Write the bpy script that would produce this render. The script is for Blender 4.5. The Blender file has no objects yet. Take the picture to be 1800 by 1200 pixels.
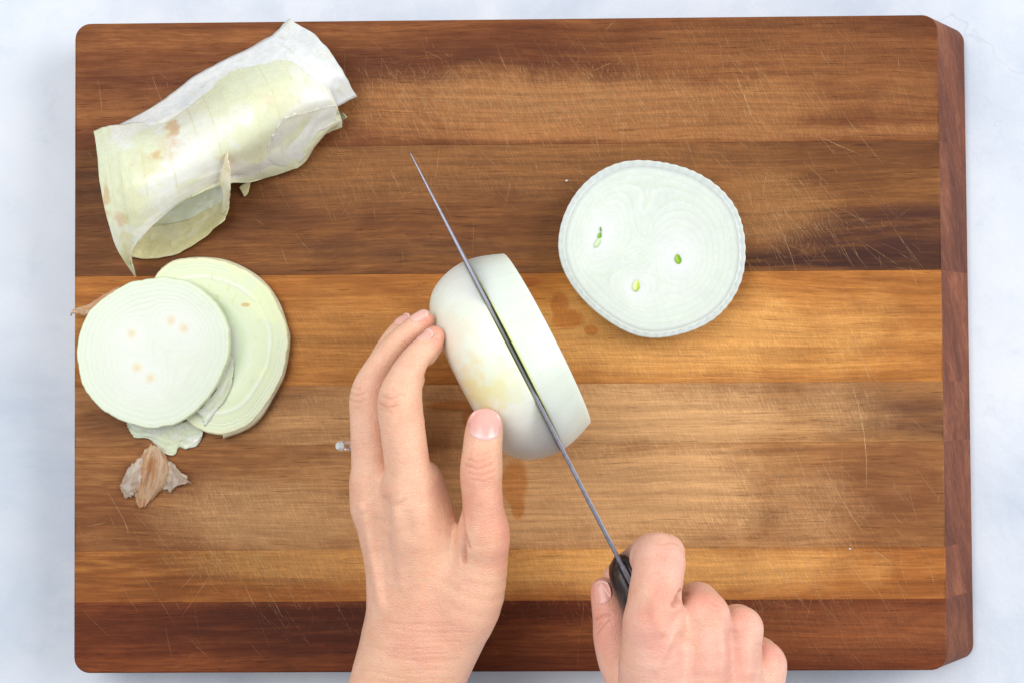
import bpy, math, random
import numpy as np
from mathutils import Vector, Matrix, Euler

scene = bpy.context.scene
COL = scene.collection
rng = np.random.RandomState(7)
random.seed(7)

# ------------------------------------------------------------------ camera
CAM_LOC = np.array([13.373, -18.783, 719.195])            # mm, above the board top (z = 0)
CAM_ROT = (0.0273486, 0.0152435, -0.0066393)
cam_data = bpy.data.cameras.new('camera')
cam_data.sensor_width = 36.0
cam_data.lens = 50.0
cam_data.clip_start = 0.01
cam_data.clip_end = 50.0
cam = bpy.data.objects.new('camera', cam_data)
COL.objects.link(cam)
cam.location = [c * 0.001 for c in CAM_LOC]
cam.rotation_euler = CAM_ROT
scene.camera = cam
scene.render.resolution_x = 1024
scene.render.resolution_y = 682

# ------------------------------------------------------------------ world and lamps
world = bpy.data.worlds.new('World')
scene.world = world
world.use_nodes = True
bg = world.node_tree.nodes['Background']
bg.inputs['Color'].default_value = (0.90, 0.95, 1.0, 1)
bg.inputs['Strength'].default_value = 0.41


def area_light(name, loc, target, sx, sy, power, color):
    ld = bpy.data.lights.new(name, 'AREA')
    ld.shape = 'RECTANGLE'
    ld.size = sx
    ld.size_y = sy
    ld.energy = power
    ld.color = color
    o = bpy.data.objects.new(name, ld)
    COL.objects.link(o)
    o.location = loc
    o.rotation_euler = (Vector(target) - Vector(loc)).to_track_quat('-Z', 'Y').to_euler()
    return o


area_light('window_light', (2.3, 0.65, 1.75), (0.0, 0.0, 0.0), 1.9, 1.7, 62.0, (1.0, 0.97, 0.94))
area_light('soft_overhead_light', (-0.75, 0.55, 1.7), (0.0, 0.0, 0.0), 1.5, 1.3, 25.5, (1.0, 0.99, 0.97))

scene.view_settings.view_transform = 'Standard'
scene.view_settings.look = 'None'
scene.view_settings.exposure = 0.12
scene.view_settings.gamma = 1.0
scene.view_settings.use_curve_mapping = False

# ------------------------------------------------------------------ helpers
_R = np.array(Euler(CAM_ROT).to_matrix())
FPX = 2500.0


def P(px, py, z=0.0):
    """point of the place (mm) at height z over the board seen at photograph pixel px, py"""
    d = _R @ np.array([(px - 900.0) / FPX, -(py - 600.0) / FPX, -1.0])
    t = (z - CAM_LOC[2]) / d[2]
    return CAM_LOC + t * d


def to_px(p):
    q = (np.asarray(p, float) - CAM_LOC) @ _R
    return np.stack([900 + FPX * q[..., 0] / -q[..., 2], 600 - FPX * q[..., 1] / -q[..., 2]], -1)


def mmpp(z):
    return (CAM_LOC[2] - z) / FPX          # millimetres per photograph pixel at height z


def sc(r, g, b):
    f = lambda c: (c / 255 / 12.92) if c / 255 <= 0.04045 else ((c / 255 + 0.055) / 1.055) ** 2.4
    return np.array([f(r), f(g), f(b)])


def new_mesh(name, verts, faces, mat, parent=None, cols=None, smooth=True, extra=None):
    """verts in mm (world). One mesh object; origin at the parent's."""
    v = np.asarray(verts, float) * 0.001
    if parent is not None:
        v = v - np.array(parent.location)
    me = bpy.data.meshes.new(name)
    if isinstance(faces, np.ndarray):
        n, k = faces.shape
        q = v - v.mean(0)
        if np.einsum('ij,ij->', q[faces[:, 0]], np.cross(q[faces[:, 1]], q[faces[:, 2]])) + np.einsum('ij,ij->', q[faces[:, 0]], np.cross(q[faces[:, 2]], q[faces[:, 3]])) < 0:
            faces = faces[:, ::-1]      # outward faces
        me.vertices.add(len(v))
        me.vertices.foreach_set('co', v.astype(np.float32).ravel())
        me.loops.add(n * k)
        me.loops.foreach_set('vertex_index', faces.astype(np.int32).ravel())
        me.polygons.add(n)
        me.polygons.foreach_set('loop_start', np.arange(0, n * k, k, dtype=np.int32))
        me.update(calc_edges=True)
        me.validate()
    else:
        me.from_pydata([tuple(p) for p in v], [], faces)
        me.update()
    if cols is not None:
        a = me.color_attributes.new('Col', 'FLOAT_COLOR', 'POINT')
        c = np.ones((len(v), 4), np.float32)
        c[:, :3] = cols
        a.data.foreach_set('color', c.ravel())
    if smooth:
        me.polygons.foreach_set('use_smooth', np.ones(len(me.polygons), bool))
    for m in (mat if isinstance(mat, (list, tuple)) else [mat]):
        me.materials.append(m)
    o = bpy.data.objects.new(name, me)
    COL.objects.link(o)
    if parent is not None:
        o.parent = parent
    return o


def center_origin(o, base):
    """move a top-level mesh object's origin to base (mm) without moving the thing"""
    b = Vector([c * 0.001 for c in base])
    o.data.transform(Matrix.Translation(-b))
    o.location = b


def empty(name, loc_mm):
    o = bpy.data.objects.new(name, None)
    COL.objects.link(o)
    o.location = [c * 0.001 for c in loc_mm]
    o.empty_display_size = 0.02
    return o


def tag(o, label, cat, group=None):
    o['label'] = label
    o['category'] = cat
    if group:
        o['group'] = group
    return o


# ------------------------------------------------------------------ value noise (numpy) for shapes and colours
def vnoise(p, seed=0):
    p = np.asarray(p, float)
    i = np.floor(p).astype(np.int64)
    f = p - i
    f = f * f * (3 - 2 * f)
    d = p.shape[-1]
    out = 0
    for c in range(2 ** d):
        w = 1.0
        h = np.full(p.shape[:-1], seed * 374761393 + 668265263, np.int64)
        for a in range(d):
            b = (c >> a) & 1
            w = w * (f[..., a] if b else 1 - f[..., a])
            h = (h ^ ((i[..., a] + b) * np.int64([73856093, 19349663, 83492791][a]))) * np.int64(2654435761) & 0x7fffffff
        h = (h ^ (h >> 13)) * np.int64(1274126177) & 0x7fffffff
        out = out + w * ((h ^ (h >> 16)) & 0xffff) / 65535.0
    return out


def fbm(p, oct=4, seed=0):
    p = np.asarray(p, float)
    s = 0
    a = 0.5
    for k in range(oct):
        s = s + a * vnoise(p * 2 ** k + 17.3 * k, seed + k)
        a *= 0.5
    return s / (1 - 0.5 ** oct)


def catmull(pts, n):
    """resample a polyline of points (k, dim) as a Catmull-Rom curve with n samples"""
    p = np.asarray(pts, float)
    k = len(p)
    q = np.vstack([2 * p[0] - p[1], p, 2 * p[-1] - p[-2]])
    t = np.linspace(0, k - 1, n)
    i = np.minimum(t.astype(int), k - 2)
    f = (t - i)[:, None]
    p0, p1, p2, p3 = q[i], q[i + 1], q[i + 2], q[i + 3]
    return 0.5 * (2 * p1 + (p2 - p0) * f + (2 * p0 - 5 * p1 + 4 * p2 - p3) * f ** 2 + (3 * p1 - p0 - 3 * p2 + p3) * f ** 3)


# ------------------------------------------------------------------ node helpers
class NT:
    def __init__(self, name):
        self.mat = bpy.data.materials.new(name)
        self.mat.use_nodes = True
        self.t = self.mat.node_tree
        self.n = self.t.nodes
        self.bsdf = self.n['Principled BSDF']
        self.out = self.n['Material Output']

    def node(self, typ, **kw):
        nd = self.n.new(typ)
        for k, v in kw.items():
            setattr(nd, k, v)
        return nd

    def link(self, a, b):
        self.t.links.new(a, b)

    def put(self, sock, v):
        if isinstance(v, bpy.types.NodeSocket):
            self.link(v, sock)
        else:
            if sock.type == 'RGBA' and not isinstance(v, (int, float)) and len(v) == 3:
                v = tuple(v) + (1,)
            sock.default_value = v

    def m(self, op, a, b=0.0, c=0.0, clamp=False):
        nd = self.node('ShaderNodeMath', operation=op, use_clamp=clamp)
        self.put(nd.inputs[0], a)
        self.put(nd.inputs[1], b)
        self.put(nd.inputs[2], c)
        return nd.outputs[0]

    def vm(self, op, a, b=(0, 0, 0)):
        nd = self.node('ShaderNodeVectorMath', operation=op)
        self.put(nd.inputs[0], a)
        self.put(nd.inputs[1], b)
        return nd.outputs[0]

    def mix(self, f, a, b, blend='MIX'):
        nd = self.node('ShaderNodeMix', data_type='RGBA', blend_type=blend)
        self.put(nd.inputs[0], f)
        self.put(nd.inputs[6], a)
        self.put(nd.inputs[7], b)
        return nd.outputs[2]

    def noise(self, vec, scale=1.0, detail=4.0, rough=0.5, dist=0.0):
        nd = self.node('ShaderNodeTexNoise')
        self.put(nd.inputs['Vector'], vec)
        nd.inputs['Scale'].default_value = scale
        nd.inputs['Detail'].default_value = detail
        nd.inputs['Roughness'].default_value = rough
        nd.inputs['Distortion'].default_value = dist
        return nd.outputs[0]

    def ramp(self, fac, stops):
        nd = self.node('ShaderNodeValToRGB')
        self.put(nd.inputs[0], fac)
        el = nd.color_ramp.elements
        while len(el) < len(stops):
            el.new(0.5)
        for e, (p, c) in zip(el, stops):
            e.position = p
            e.color = (c, c, c, 1) if isinstance(c, (int, float)) else tuple(c) + (1,)
        return nd.outputs[0]

    def mapr(self, v, a, b, c=0.0, d=1.0, smooth=True):
        nd = self.node('ShaderNodeMapRange')
        nd.interpolation_type = 'SMOOTHSTEP' if smooth else 'LINEAR'
        nd.clamp = True if not smooth else nd.clamp
        self.put(nd.inputs[0], v)
        for k, x in zip((1, 2, 3, 4), (a, b, c, d)):
            nd.inputs[k].default_value = x
        return nd.outputs[0]

    def bump(self, h, strength=0.3, dist=0.001, normal=None):
        nd = self.node('ShaderNodeBump')
        nd.inputs['Strength'].default_value = strength
        nd.inputs['Distance'].default_value = dist
        self.put(nd.inputs['Height'], h)
        if normal is not None:
            self.link(normal, nd.inputs['Normal'])
        return nd.outputs[0]

    def set(self, **kw):
        for k, v in kw.items():
            self.put(self.bsdf.inputs[k.replace('_', ' ')], v)
        return self


def coords_mm(nt):
    tc = nt.node('ShaderNodeTexCoord')
    return nt.vm('MULTIPLY', tc.outputs['Object'], (1000, 1000, 1000))


# ------------------------------------------------------------------ materials
BX = lambda px: (px - 895.0) / 3.468        # board millimetres from photograph pixels (top plane)
BY = lambda py: (607.0 - py) / 3.468


def wood_material(name, seed, dark, mid, light, worn, wornz, darkz, wet, end=False):
    nt = NT(name)
    p = coords_mm(nt)
    xyz = nt.node('ShaderNodeSeparateXYZ')
    nt.link(p, xyz.inputs[0])
    x, y, z = xyz.outputs
    off = (seed * 131.7, seed * 57.3, seed * 11.0)
    po = nt.vm('ADD', p, off)
    # gentle figure: the grain lines wander
    wob = nt.noise(nt.vm('MULTIPLY', po, (0.006, 0.014, 0.02)), 1.0, 2.0)
    wv = nt.m('MULTIPLY', nt.m('SUBTRACT', wob, 0.5), 26.0 if end else 15.0)
    cx = nt.node('ShaderNodeCombineXYZ')
    if end:
        # end grain: growth rings in arcs across the section
        yy = nt.m('ADD', y, wv)
        ring = nt.noise(nt.vm('MULTIPLY', po, (0.09, 0.03, 0.05)), 1.0, 3.0, 0.5, 1.2)
        nt.link(nt.m('MULTIPLY', ring, 60.0), cx.inputs[0])
        nt.link(nt.m('ADD', nt.m('MULTIPLY', x, 0.9), nt.m('MULTIPLY', yy, 0.35)), cx.inputs[1])
        nt.link(z, cx.inputs[2])
    else:
        nt.link(x, cx.inputs[0])
        nt.link(nt.m('ADD', y, wv), cx.inputs[1])
        cx.inputs[2].default_value = seed * 3.1
    g = cx.outputs[0]
    go = nt.vm('ADD', g, off)
    broad = nt.noise(nt.vm('MULTIPLY', go, (0.0035, 0.055, 0.05)), 1.0, 5.0, 0.55, 0.3)
    med = nt.noise(nt.vm('MULTIPLY', go, (0.010, 0.42, 0.2)), 1.0, 6.0, 0.66, 0.15)
    fine = nt.noise(nt.vm('MULTIPLY', go, (0.07, 1.15, 0.5)), 1.0, 6.0, 0.8)
    pore = nt.noise(nt.vm('MULTIPLY', nt.vm('ADD', go, (31, 7, 0)), (0.06, 1.25, 0.4)), 1.0, 4.0, 0.6)
    v = nt.m('ADD', nt.m('MULTIPLY', broad, 0.62), nt.m('MULTIPLY', med, 0.38))
    col = nt.ramp(v, [(0.33, dark), (0.50, mid), (0.66, light)])

    # blotchy figure across the strip
    mo = nt.noise(nt.vm('MULTIPLY', nt.vm('ADD', go, (77, 13, 0)), (0.035, 0.11, 0.1)), 1.0, 6.0, 0.65, 0.4)
    col = nt.mix(nt.mapr(mo, 0.40, 0.62, 0.55, 0.0), col, nt.mix(1.0, col, (0.62, 0.56, 0.54), 'MULTIPLY'))
    # irregular coordinates for wear and stains
    dn1 = nt.m('MULTIPLY', nt.m('SUBTRACT', nt.noise(p, 0.022, 5.0, 0.6), 0.5), 1.5)
    dn2 = nt.noise(nt.vm('MULTIPLY', go, (0.03, 0.35, 0.2)), 1.0, 4.0, 0.6)

    def ell(c, r, soft=0.6, jit=1.0):
        a = nt.m('DIVIDE', nt.m('SUBTRACT', x, BX(c[0])), r[0] / 3.468)
        b = nt.m('DIVIDE', nt.m('SUBTRACT', y, BY(c[1])), r[1] / 3.468)
        d = nt.m('SQRT', nt.m('ADD', nt.m('MULTIPLY', a, a), nt.m('MULTIPLY', b, b)))
        d = nt.m('ADD', d, nt.m('MULTIPLY', dn1, jit))
        return nt.mapr(d, 1.0 - soft, 1.0 + soft * 0.7, 1.0, 0.0)

    for (c, r, k, colr) in darkz:
        mk = nt.m('MULTIPLY', ell(c, r, 0.5), nt.mapr(dn2, 0.3, 0.62, 0.35, 1.0))
        col = nt.mix(nt.m('MULTIPLY', mk, k), col, colr)
    # worn, chopped-over wood: paler and flatter
    wmask = None
    for (c, r, k) in wornz:
        e = nt.m('MULTIPLY', ell(c, r, 0.55), k)
        wmask = e if wmask is None else nt.m('MAXIMUM', wmask, e)
    # chop marks: short slanting strokes
    rot = nt.node('ShaderNodeVectorRotate', rotation_type='Z_AXIS')
    nt.link(p, rot.inputs['Vector'])
    rot.inputs['Angle'].default_value = math.radians(64)
    ch1 = nt.noise(nt.vm('MULTIPLY', rot.outputs[0], (0.13, 1.35, 1)), 1.0, 5.0, 0.7)
    rot2 = nt.node('ShaderNodeVectorRotate', rotation_type='Z_AXIS')
    nt.link(p, rot2.inputs['Vector'])
    rot2.inputs['Angle'].default_value = math.radians(80)
    ch2 = nt.noise(nt.vm('MULTIPLY', rot2.outputs[0], (0.15, 1.1, 1)), 1.0, 5.0, 0.7)
    chop = nt.m('MAXIMUM', nt.mapr(ch1, 0.50, 0.62), nt.mapr(ch2, 0.53, 0.65))
    if wmask is not None:
        wornc = nt.mix(nt.mapr(med, 0.35, 0.65), tuple(np.array(worn) * 0.74), worn)
        f = nt.m('MULTIPLY', wmask, nt.m('ADD', 0.42, nt.m('MULTIPLY', chop, 0.60)), clamp=True)
        f = nt.m('ADD', f, nt.m('MULTIPLY', nt.m('POWER', wmask, 1.6), 0.45), clamp=True)
        col = nt.mix(f, col, wornc)
    # fine fibres and dark pores
    keep = 1.0 if wmask is None else nt.m('SUBTRACT', 1.0, nt.m('MULTIPLY', wmask, 0.45))
    col = nt.mix(nt.m('MULTIPLY', nt.mapr(fine, 0.36, 0.66, 0.42, 0.0), keep), col, tuple(np.array(dark) * 0.8))
    pk = 0.62 if not end else 0.2
    col = nt.mix(nt.m('MULTIPLY', nt.mapr(pore, 0.60, 0.70, 0.0, pk), keep), col, tuple(np.array(dark) * 0.42))
    # wet, juice-soaked patches: deeper and redder
    rough = nt.mapr(fine, 0.3, 0.7, 0.62, 0.48)
    wm = None
    for (c, r) in wet:
        e = nt.m('MULTIPLY', ell(c, r, 0.25, 1.1), 0.85)
        wm = e if wm is None else nt.m('MAXIMUM', wm, e)
    if wm is not None:
        col = nt.mix(wm, col, nt.mix(1.0, col, (0.80, 0.56, 0.30), 'MULTIPLY'))
        rough = nt.m('SUBTRACT', rough, nt.m('MULTIPLY', wm, 0.30))
    h = nt.m('SUBTRACT', nt.m('ADD', fine, nt.m('MULTIPLY', chop, 0.25)), nt.mapr(pore, 0.60, 0.70, 0.0, 0.8))
    nt.set(Base_Color=col, Roughness=rough, Normal=nt.bump(h, 0.35, 0.00022))
    nt.put(nt.bsdf.inputs['Specular IOR Level'], 0.16 if wm is None else nt.m('ADD', 0.16, nt.m('MULTIPLY', wm, 0.06)))
    return nt.mat


def table_material():
    nt = NT('painted_stone_white')
    p = coords_mm(nt)
    n1 = nt.noise(p, 0.006, 7.0, 0.6, 0.4)
    n2 = nt.noise(nt.vm('ADD', p, (400, 90, 0)), 0.028, 6.0, 0.65, 0.3)
    n3 = nt.noise(p, 0.35, 4.0, 0.6)
    col = nt.ramp(n1, [(0.36, (0.48, 0.54, 0.645)), (0.50, (0.61, 0.655, 0.735)), (0.62, (0.675, 0.71, 0.775))])
    col = nt.mix(nt.mapr(n2, 0.52, 0.72, 0.0, 0.42), col, (0.47, 0.54, 0.64))
    col = nt.mix(nt.mapr(n3, 0.60, 0.74, 0.0, 0.30), col, (0.58, 0.63, 0.70))
    # hairline cracks, only here and there
    vo = nt.node('ShaderNodeTexVoronoi', feature='DISTANCE_TO_EDGE')
    wob = nt.node('ShaderNodeTexNoise')
    wob.inputs['Scale'].default_value = 0.03
    wob.inputs['Detail'].default_value = 6
    nt.link(p, wob.inputs['Vector'])
    nt.link(nt.vm('ADD', p, nt.vm('MULTIPLY', wob.outputs[1], (60, 60, 0))), vo.inputs['Vector'])
    vo.inputs['Scale'].default_value = 0.0085
    crack = nt.m('MULTIPLY', nt.mapr(vo.outputs[0], 0.0, 0.011, 1.0, 0.0), nt.mapr(nt.noise(p, 0.008, 3.0), 0.50, 0.62))
    col = nt.mix(nt.m('MULTIPLY', crack, 0.45), col, (0.42, 0.47, 0.55))
    # pin-holes
    v2 = nt.node('ShaderNodeTexVoronoi')
    nt.link(p, v2.inputs['Vector'])
    v2.inputs['Scale'].default_value = 0.03
    col = nt.mix(nt.mapr(v2.outputs[0], 0.020, 0.034, 0.55, 0.0), col, (0.35, 0.40, 0.44))
    nt.set(Base_Color=col, Roughness=0.6, Normal=nt.bump(nt.m('ADD', n2, n3), 0.25, 0.0006))
    return nt.mat


def flesh_material(name, sss=0.6, rough=0.34, radius=(1.0, 0.95, 0.7), scale=0.005, spec=0.45, bump=0.12, alpha=None, trans=0.0):
    nt = NT(name)
    at = nt.node('ShaderNodeAttribute', attribute_name='Col')
    p = coords_mm(nt)
    n = nt.noise(p, 0.25, 5.0, 0.6)
    n2 = nt.noise(p, 1.4, 3.0, 0.6)
    col = nt.mix(nt.mapr(n, 0.3, 0.7, 0.0, 0.10), at.outputs['Color'], tuple(np.array((0.62, 0.68, 0.50))))
    nt.set(Base_Color=col, Roughness=nt.mapr(n2, 0.3, 0.7, rough - 0.06, rough + 0.1),
           Normal=nt.bump(nt.m('ADD', n, nt.m('MULTIPLY', n2, 0.4)), bump, 0.0006))
    b = nt.bsdf
    b.inputs['Subsurface Weight'].default_value = sss
    b.inputs['Subsurface Radius'].default_value = radius
    b.inputs['Subsurface Scale'].default_value = scale
    b.inputs['Specular IOR Level'].default_value = spec
    if trans > 0:
        tr = nt.node('ShaderNodeBsdfTranslucent')
        nt.link(col, tr.inputs['Color'])
        mx = nt.node('ShaderNodeMixShader')
        mx.inputs[0].default_value = trans
        nt.link(b.outputs[0], mx.inputs[1])
        nt.link(tr.outputs[0], mx.inputs[2])
        nt.link(mx.outputs[0], nt.out.inputs['Surface'])
    if alpha is not None:
        last = nt.out.inputs['Surface'].links[0].from_socket
        tp = nt.node('ShaderNodeBsdfTransparent')
        mx = nt.node('ShaderNodeMixShader')
        nt.put(mx.inputs[0], nt.mapr(n, 0.3, 0.7, alpha - 0.1, min(1.0, alpha + 0.1)))
        nt.link(tp.outputs[0], mx.inputs[1])
        nt.link(last, mx.inputs[2])
        nt.link(mx.outputs[0], nt.out.inputs['Surface'])
    return nt.mat


def skin_material():
    nt = NT('skin')
    at = nt.node('ShaderNodeAttribute', attribute_name='Col')
    p = coords_mm(nt)
    mott = nt.noise(p, 0.10, 5.0, 0.62)
    col = nt.mix(nt.mapr(mott, 0.42, 0.70, 0.0, 0.30), at.outputs['Color'], (0.66, 0.28, 0.20))
    # skin cells: small diamond relief
    vo = nt.node('ShaderNodeTexVoronoi', feature='DISTANCE_TO_EDGE')
    wn = nt.node('ShaderNodeTexNoise')
    wn.inputs['Scale'].default_value = 0.5
    nt.link(p, wn.inputs['Vector'])
    nt.link(nt.vm('ADD', nt.vm('MULTIPLY', p, (1.0, 1.35, 1.0)), nt.vm('MULTIPLY', wn.outputs[1], (1.6, 1.6, 1.6))), vo.inputs['Vector'])
    vo.inputs['Scale'].default_value = 0.75
    cell = nt.mapr(vo.outputs[0], 0.0, 0.22, 0.0, 1.0)
    fold = nt.noise(nt.vm('MULTIPLY', p, (0.22, 0.95, 0.5)), 1.0, 4.0, 0.6, 0.6)
    h = nt.m('ADD', nt.m('MULTIPLY', cell, 0.45), nt.m('MULTIPLY', fold, 1.0))
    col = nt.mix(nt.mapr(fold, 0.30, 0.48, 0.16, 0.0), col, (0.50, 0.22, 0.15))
    nt.set(Base_Color=col, Roughness=nt.mapr(mott, 0.3, 0.7, 0.34, 0.48), Normal=nt.bump(h, 0.42, 0.0006))
    b = nt.bsdf
    b.inputs['Subsurface Weight'].default_value = 0.30
    b.inputs['Subsurface Radius'].default_value = (1.0, 0.38, 0.22)
    b.inputs['Subsurface Scale'].default_value = 0.004
    b.inputs['Specular IOR Level'].default_value = 0.52
    return nt.mat


def nail_material():
    nt = NT('nail')
    at = nt.node('ShaderNodeAttribute', attribute_name='Col')
    nt.set(Base_Color=at.outputs['Color'], Roughness=0.24)
    b = nt.bsdf
    b.inputs['Subsurface Weight'].default_value = 0.25
    b.inputs['Subsurface Radius'].default_value = (1.0, 0.4, 0.3)
    b.inputs['Subsurface Scale'].default_value = 0.002
    return nt.mat


def metal(name, c, rough, aniso=False):
    nt = NT(name)
    p = coords_mm(nt)
    n = nt.noise(nt.vm('MULTIPLY', p, (0.4, 0.4, 3.0)), 1.0, 4.0, 0.6)
    nt.set(Base_Color=nt.mix(nt.mapr(n, 0.3, 0.7), tuple(np.array(c) * 0.85), c), Metallic=1.0,
           Roughness=nt.mapr(n, 0.3, 0.7, rough - 0.06, rough + 0.08))
    return nt.mat


MAT_TABLE = table_material()
MAT_ONION = flesh_material('onion_flesh', sss=0.8, scale=0.009)
MAT_CUT = flesh_material('onion_cut_face', sss=0.55, rough=0.30, bump=0.10)
MAT_RIM = flesh_material('onion_outer_layer_translucent', sss=0.6, rough=0.28, bump=0.15)
MAT_PEEL = flesh_material('onion_peel_pale', sss=0.2, rough=0.24, bump=0.18, trans=0.06, alpha=0.985)
MAT_MEMB = flesh_material('onion_membrane', sss=0.1, rough=0.26, bump=0.30, trans=0.06, alpha=0.93)
MAT_DRY = flesh_material('onion_dry_skin', sss=0.0, rough=0.38, bump=0.5, trans=0.35, alpha=0.66)
MAT_SKIN = skin_material()
MAT_NAIL = nail_material()
MAT_STEEL = metal('brushed_steel', (0.27, 0.27, 0.325), 0.45)
MAT_SILVER = metal('white_gold', (0.80, 0.80, 0.82), 0.15)


def dark_wood():
    nt = NT('dark_handle_wood')
    p = coords_mm(nt)
    n = nt.noise(nt.vm('MULTIPLY', p, (0.5, 0.16, 0.5)), 1.0, 5.0, 0.6)
    col = nt.ramp(n, [(0.35, sc(24, 18, 18)), (0.55, sc(45, 34, 32)), (0.70, sc(78, 60, 52))])
    nt.set(Base_Color=col, Roughness=0.42, Normal=nt.bump(n, 0.3, 0.0004))
    return nt.mat


MAT_HANDLE = dark_wood()

# ------------------------------------------------------------------ table surface
TZ = -34.0
tb = new_mesh('table_surface', [(-900, -700, TZ), (900, -700, TZ), (900, 700, TZ), (-900, 700, TZ)], [(0, 1, 2, 3)], MAT_TABLE, smooth=False)
tb['kind'] = 'structure'
tb['label'] = 'white stone tabletop with faint blue grey mottling under the board'

# ------------------------------------------------------------------ cutting board
board = empty('cutting_board', (0, 0, TZ))
tag(board, 'scratched brown wooden cutting board made of glued strips', 'cutting board')
XL, XR = -220.0, 219.5
YT, YB = 165.0, -165.0
SLOPE = 21.5
seam_px = [257, 484, 678, 783, 966, 1056]
seams = [YT] + [BY(s) for s in seam_px] + [YB]
RC = 8.0

tan = sc(208, 164, 116)
gold = sc(218, 164, 96)
planks = [
    # dark, mid, light, worn, worn zones (centre, radius, strength), dark zones, wet
    (sc(88, 44, 22), sc(122, 70, 38), sc(158, 102, 58), sc(176, 122, 74),
     [((1000, 190), (620, 66), 0.85), ((1330, 120), (300, 120), 0.40), ((1180, 238), (600, 18), 0.8)],
     [((820, 110), (300, 40), 0.7, sc(78, 36, 20)), ((430, 150), (260, 60), 0.5, sc(84, 42, 24))], []),
    (sc(84, 50, 30), sc(124, 78, 43), sc(158, 106, 58), sc(168, 118, 70),
     [((900, 300), (520, 70), 0.50), ((1330, 370), (150, 70), 0.7)],
     [((1560, 425), (230, 50), 1.0, sc(70, 38, 32)), ((1480, 466), (280, 20), 1.0, sc(58, 30, 26)),
      ((930, 330), (160, 22), 0.5, sc(86, 50, 34)), ((760, 440), (260, 22), 0.6, sc(78, 48, 32)),
      ((200, 400), (150, 60), 0.4, sc(88, 48, 28))], []),
    (sc(128, 76, 34), sc(172, 112, 54), sc(204, 146, 78), gold,
     [((1180, 590), (420, 90), 0.80), ((560, 600), (260, 80), 0.35)],
     [((330, 600), (200, 80), 0.6, sc(112, 66, 34)), ((975, 535), (80, 60), 0.8, sc(206, 128, 44))],
     [((1000, 566), (28, 16)), ((986, 540), (16, 22)), ((1042, 585), (12, 9)), ((935, 500), (26, 10))]),
    (sc(110, 72, 44), sc(150, 104, 64), sc(182, 136, 88), tan,
     [((1050, 735), (430, 80), 0.95), ((620, 740), (180, 60), 0.5)],
     [((1600, 745), (110, 40), 0.85, sc(88, 54, 40)), ((1480, 730), (70, 60), 0.5, sc(104, 66, 42)),
      ((260, 740), (180, 50), 0.7, sc(104, 60, 34))],
     [((800, 716), (52, 9)), ((835, 735), (20, 22))]),
    (sc(112, 70, 42), sc(154, 106, 64), sc(188, 140, 90), tan,
     [((1000, 870), (440, 120), 0.95), ((520, 900), (240, 60), 0.6)],
     [((1560, 860), (150, 80), 0.75, sc(112, 64, 38)), ((230, 880), (190, 100), 0.8, sc(104, 56, 28))],
     [((908, 848), (24, 44)), ((912, 890), (12, 22))]),
    (sc(118, 68, 32), sc(158, 98, 48), sc(194, 134, 72), gold,
     [((1060, 1000), (420, 50), 0.9), ((560, 985), (220, 40), 0.55)],
     [((270, 1000), (220, 60), 0.8, sc(104, 54, 24)), ((470, 1000), (200, 30), 0.6, sc(92, 48, 24))], []),
    (sc(72, 30, 16), sc(106, 52, 27), sc(138, 78, 42), sc(150, 94, 58),
     [((1400, 1110), (420, 60), 0.45)],
     [((620, 1110), (330, 60), 0.8, sc(62, 26, 16))], []),
]

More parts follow.
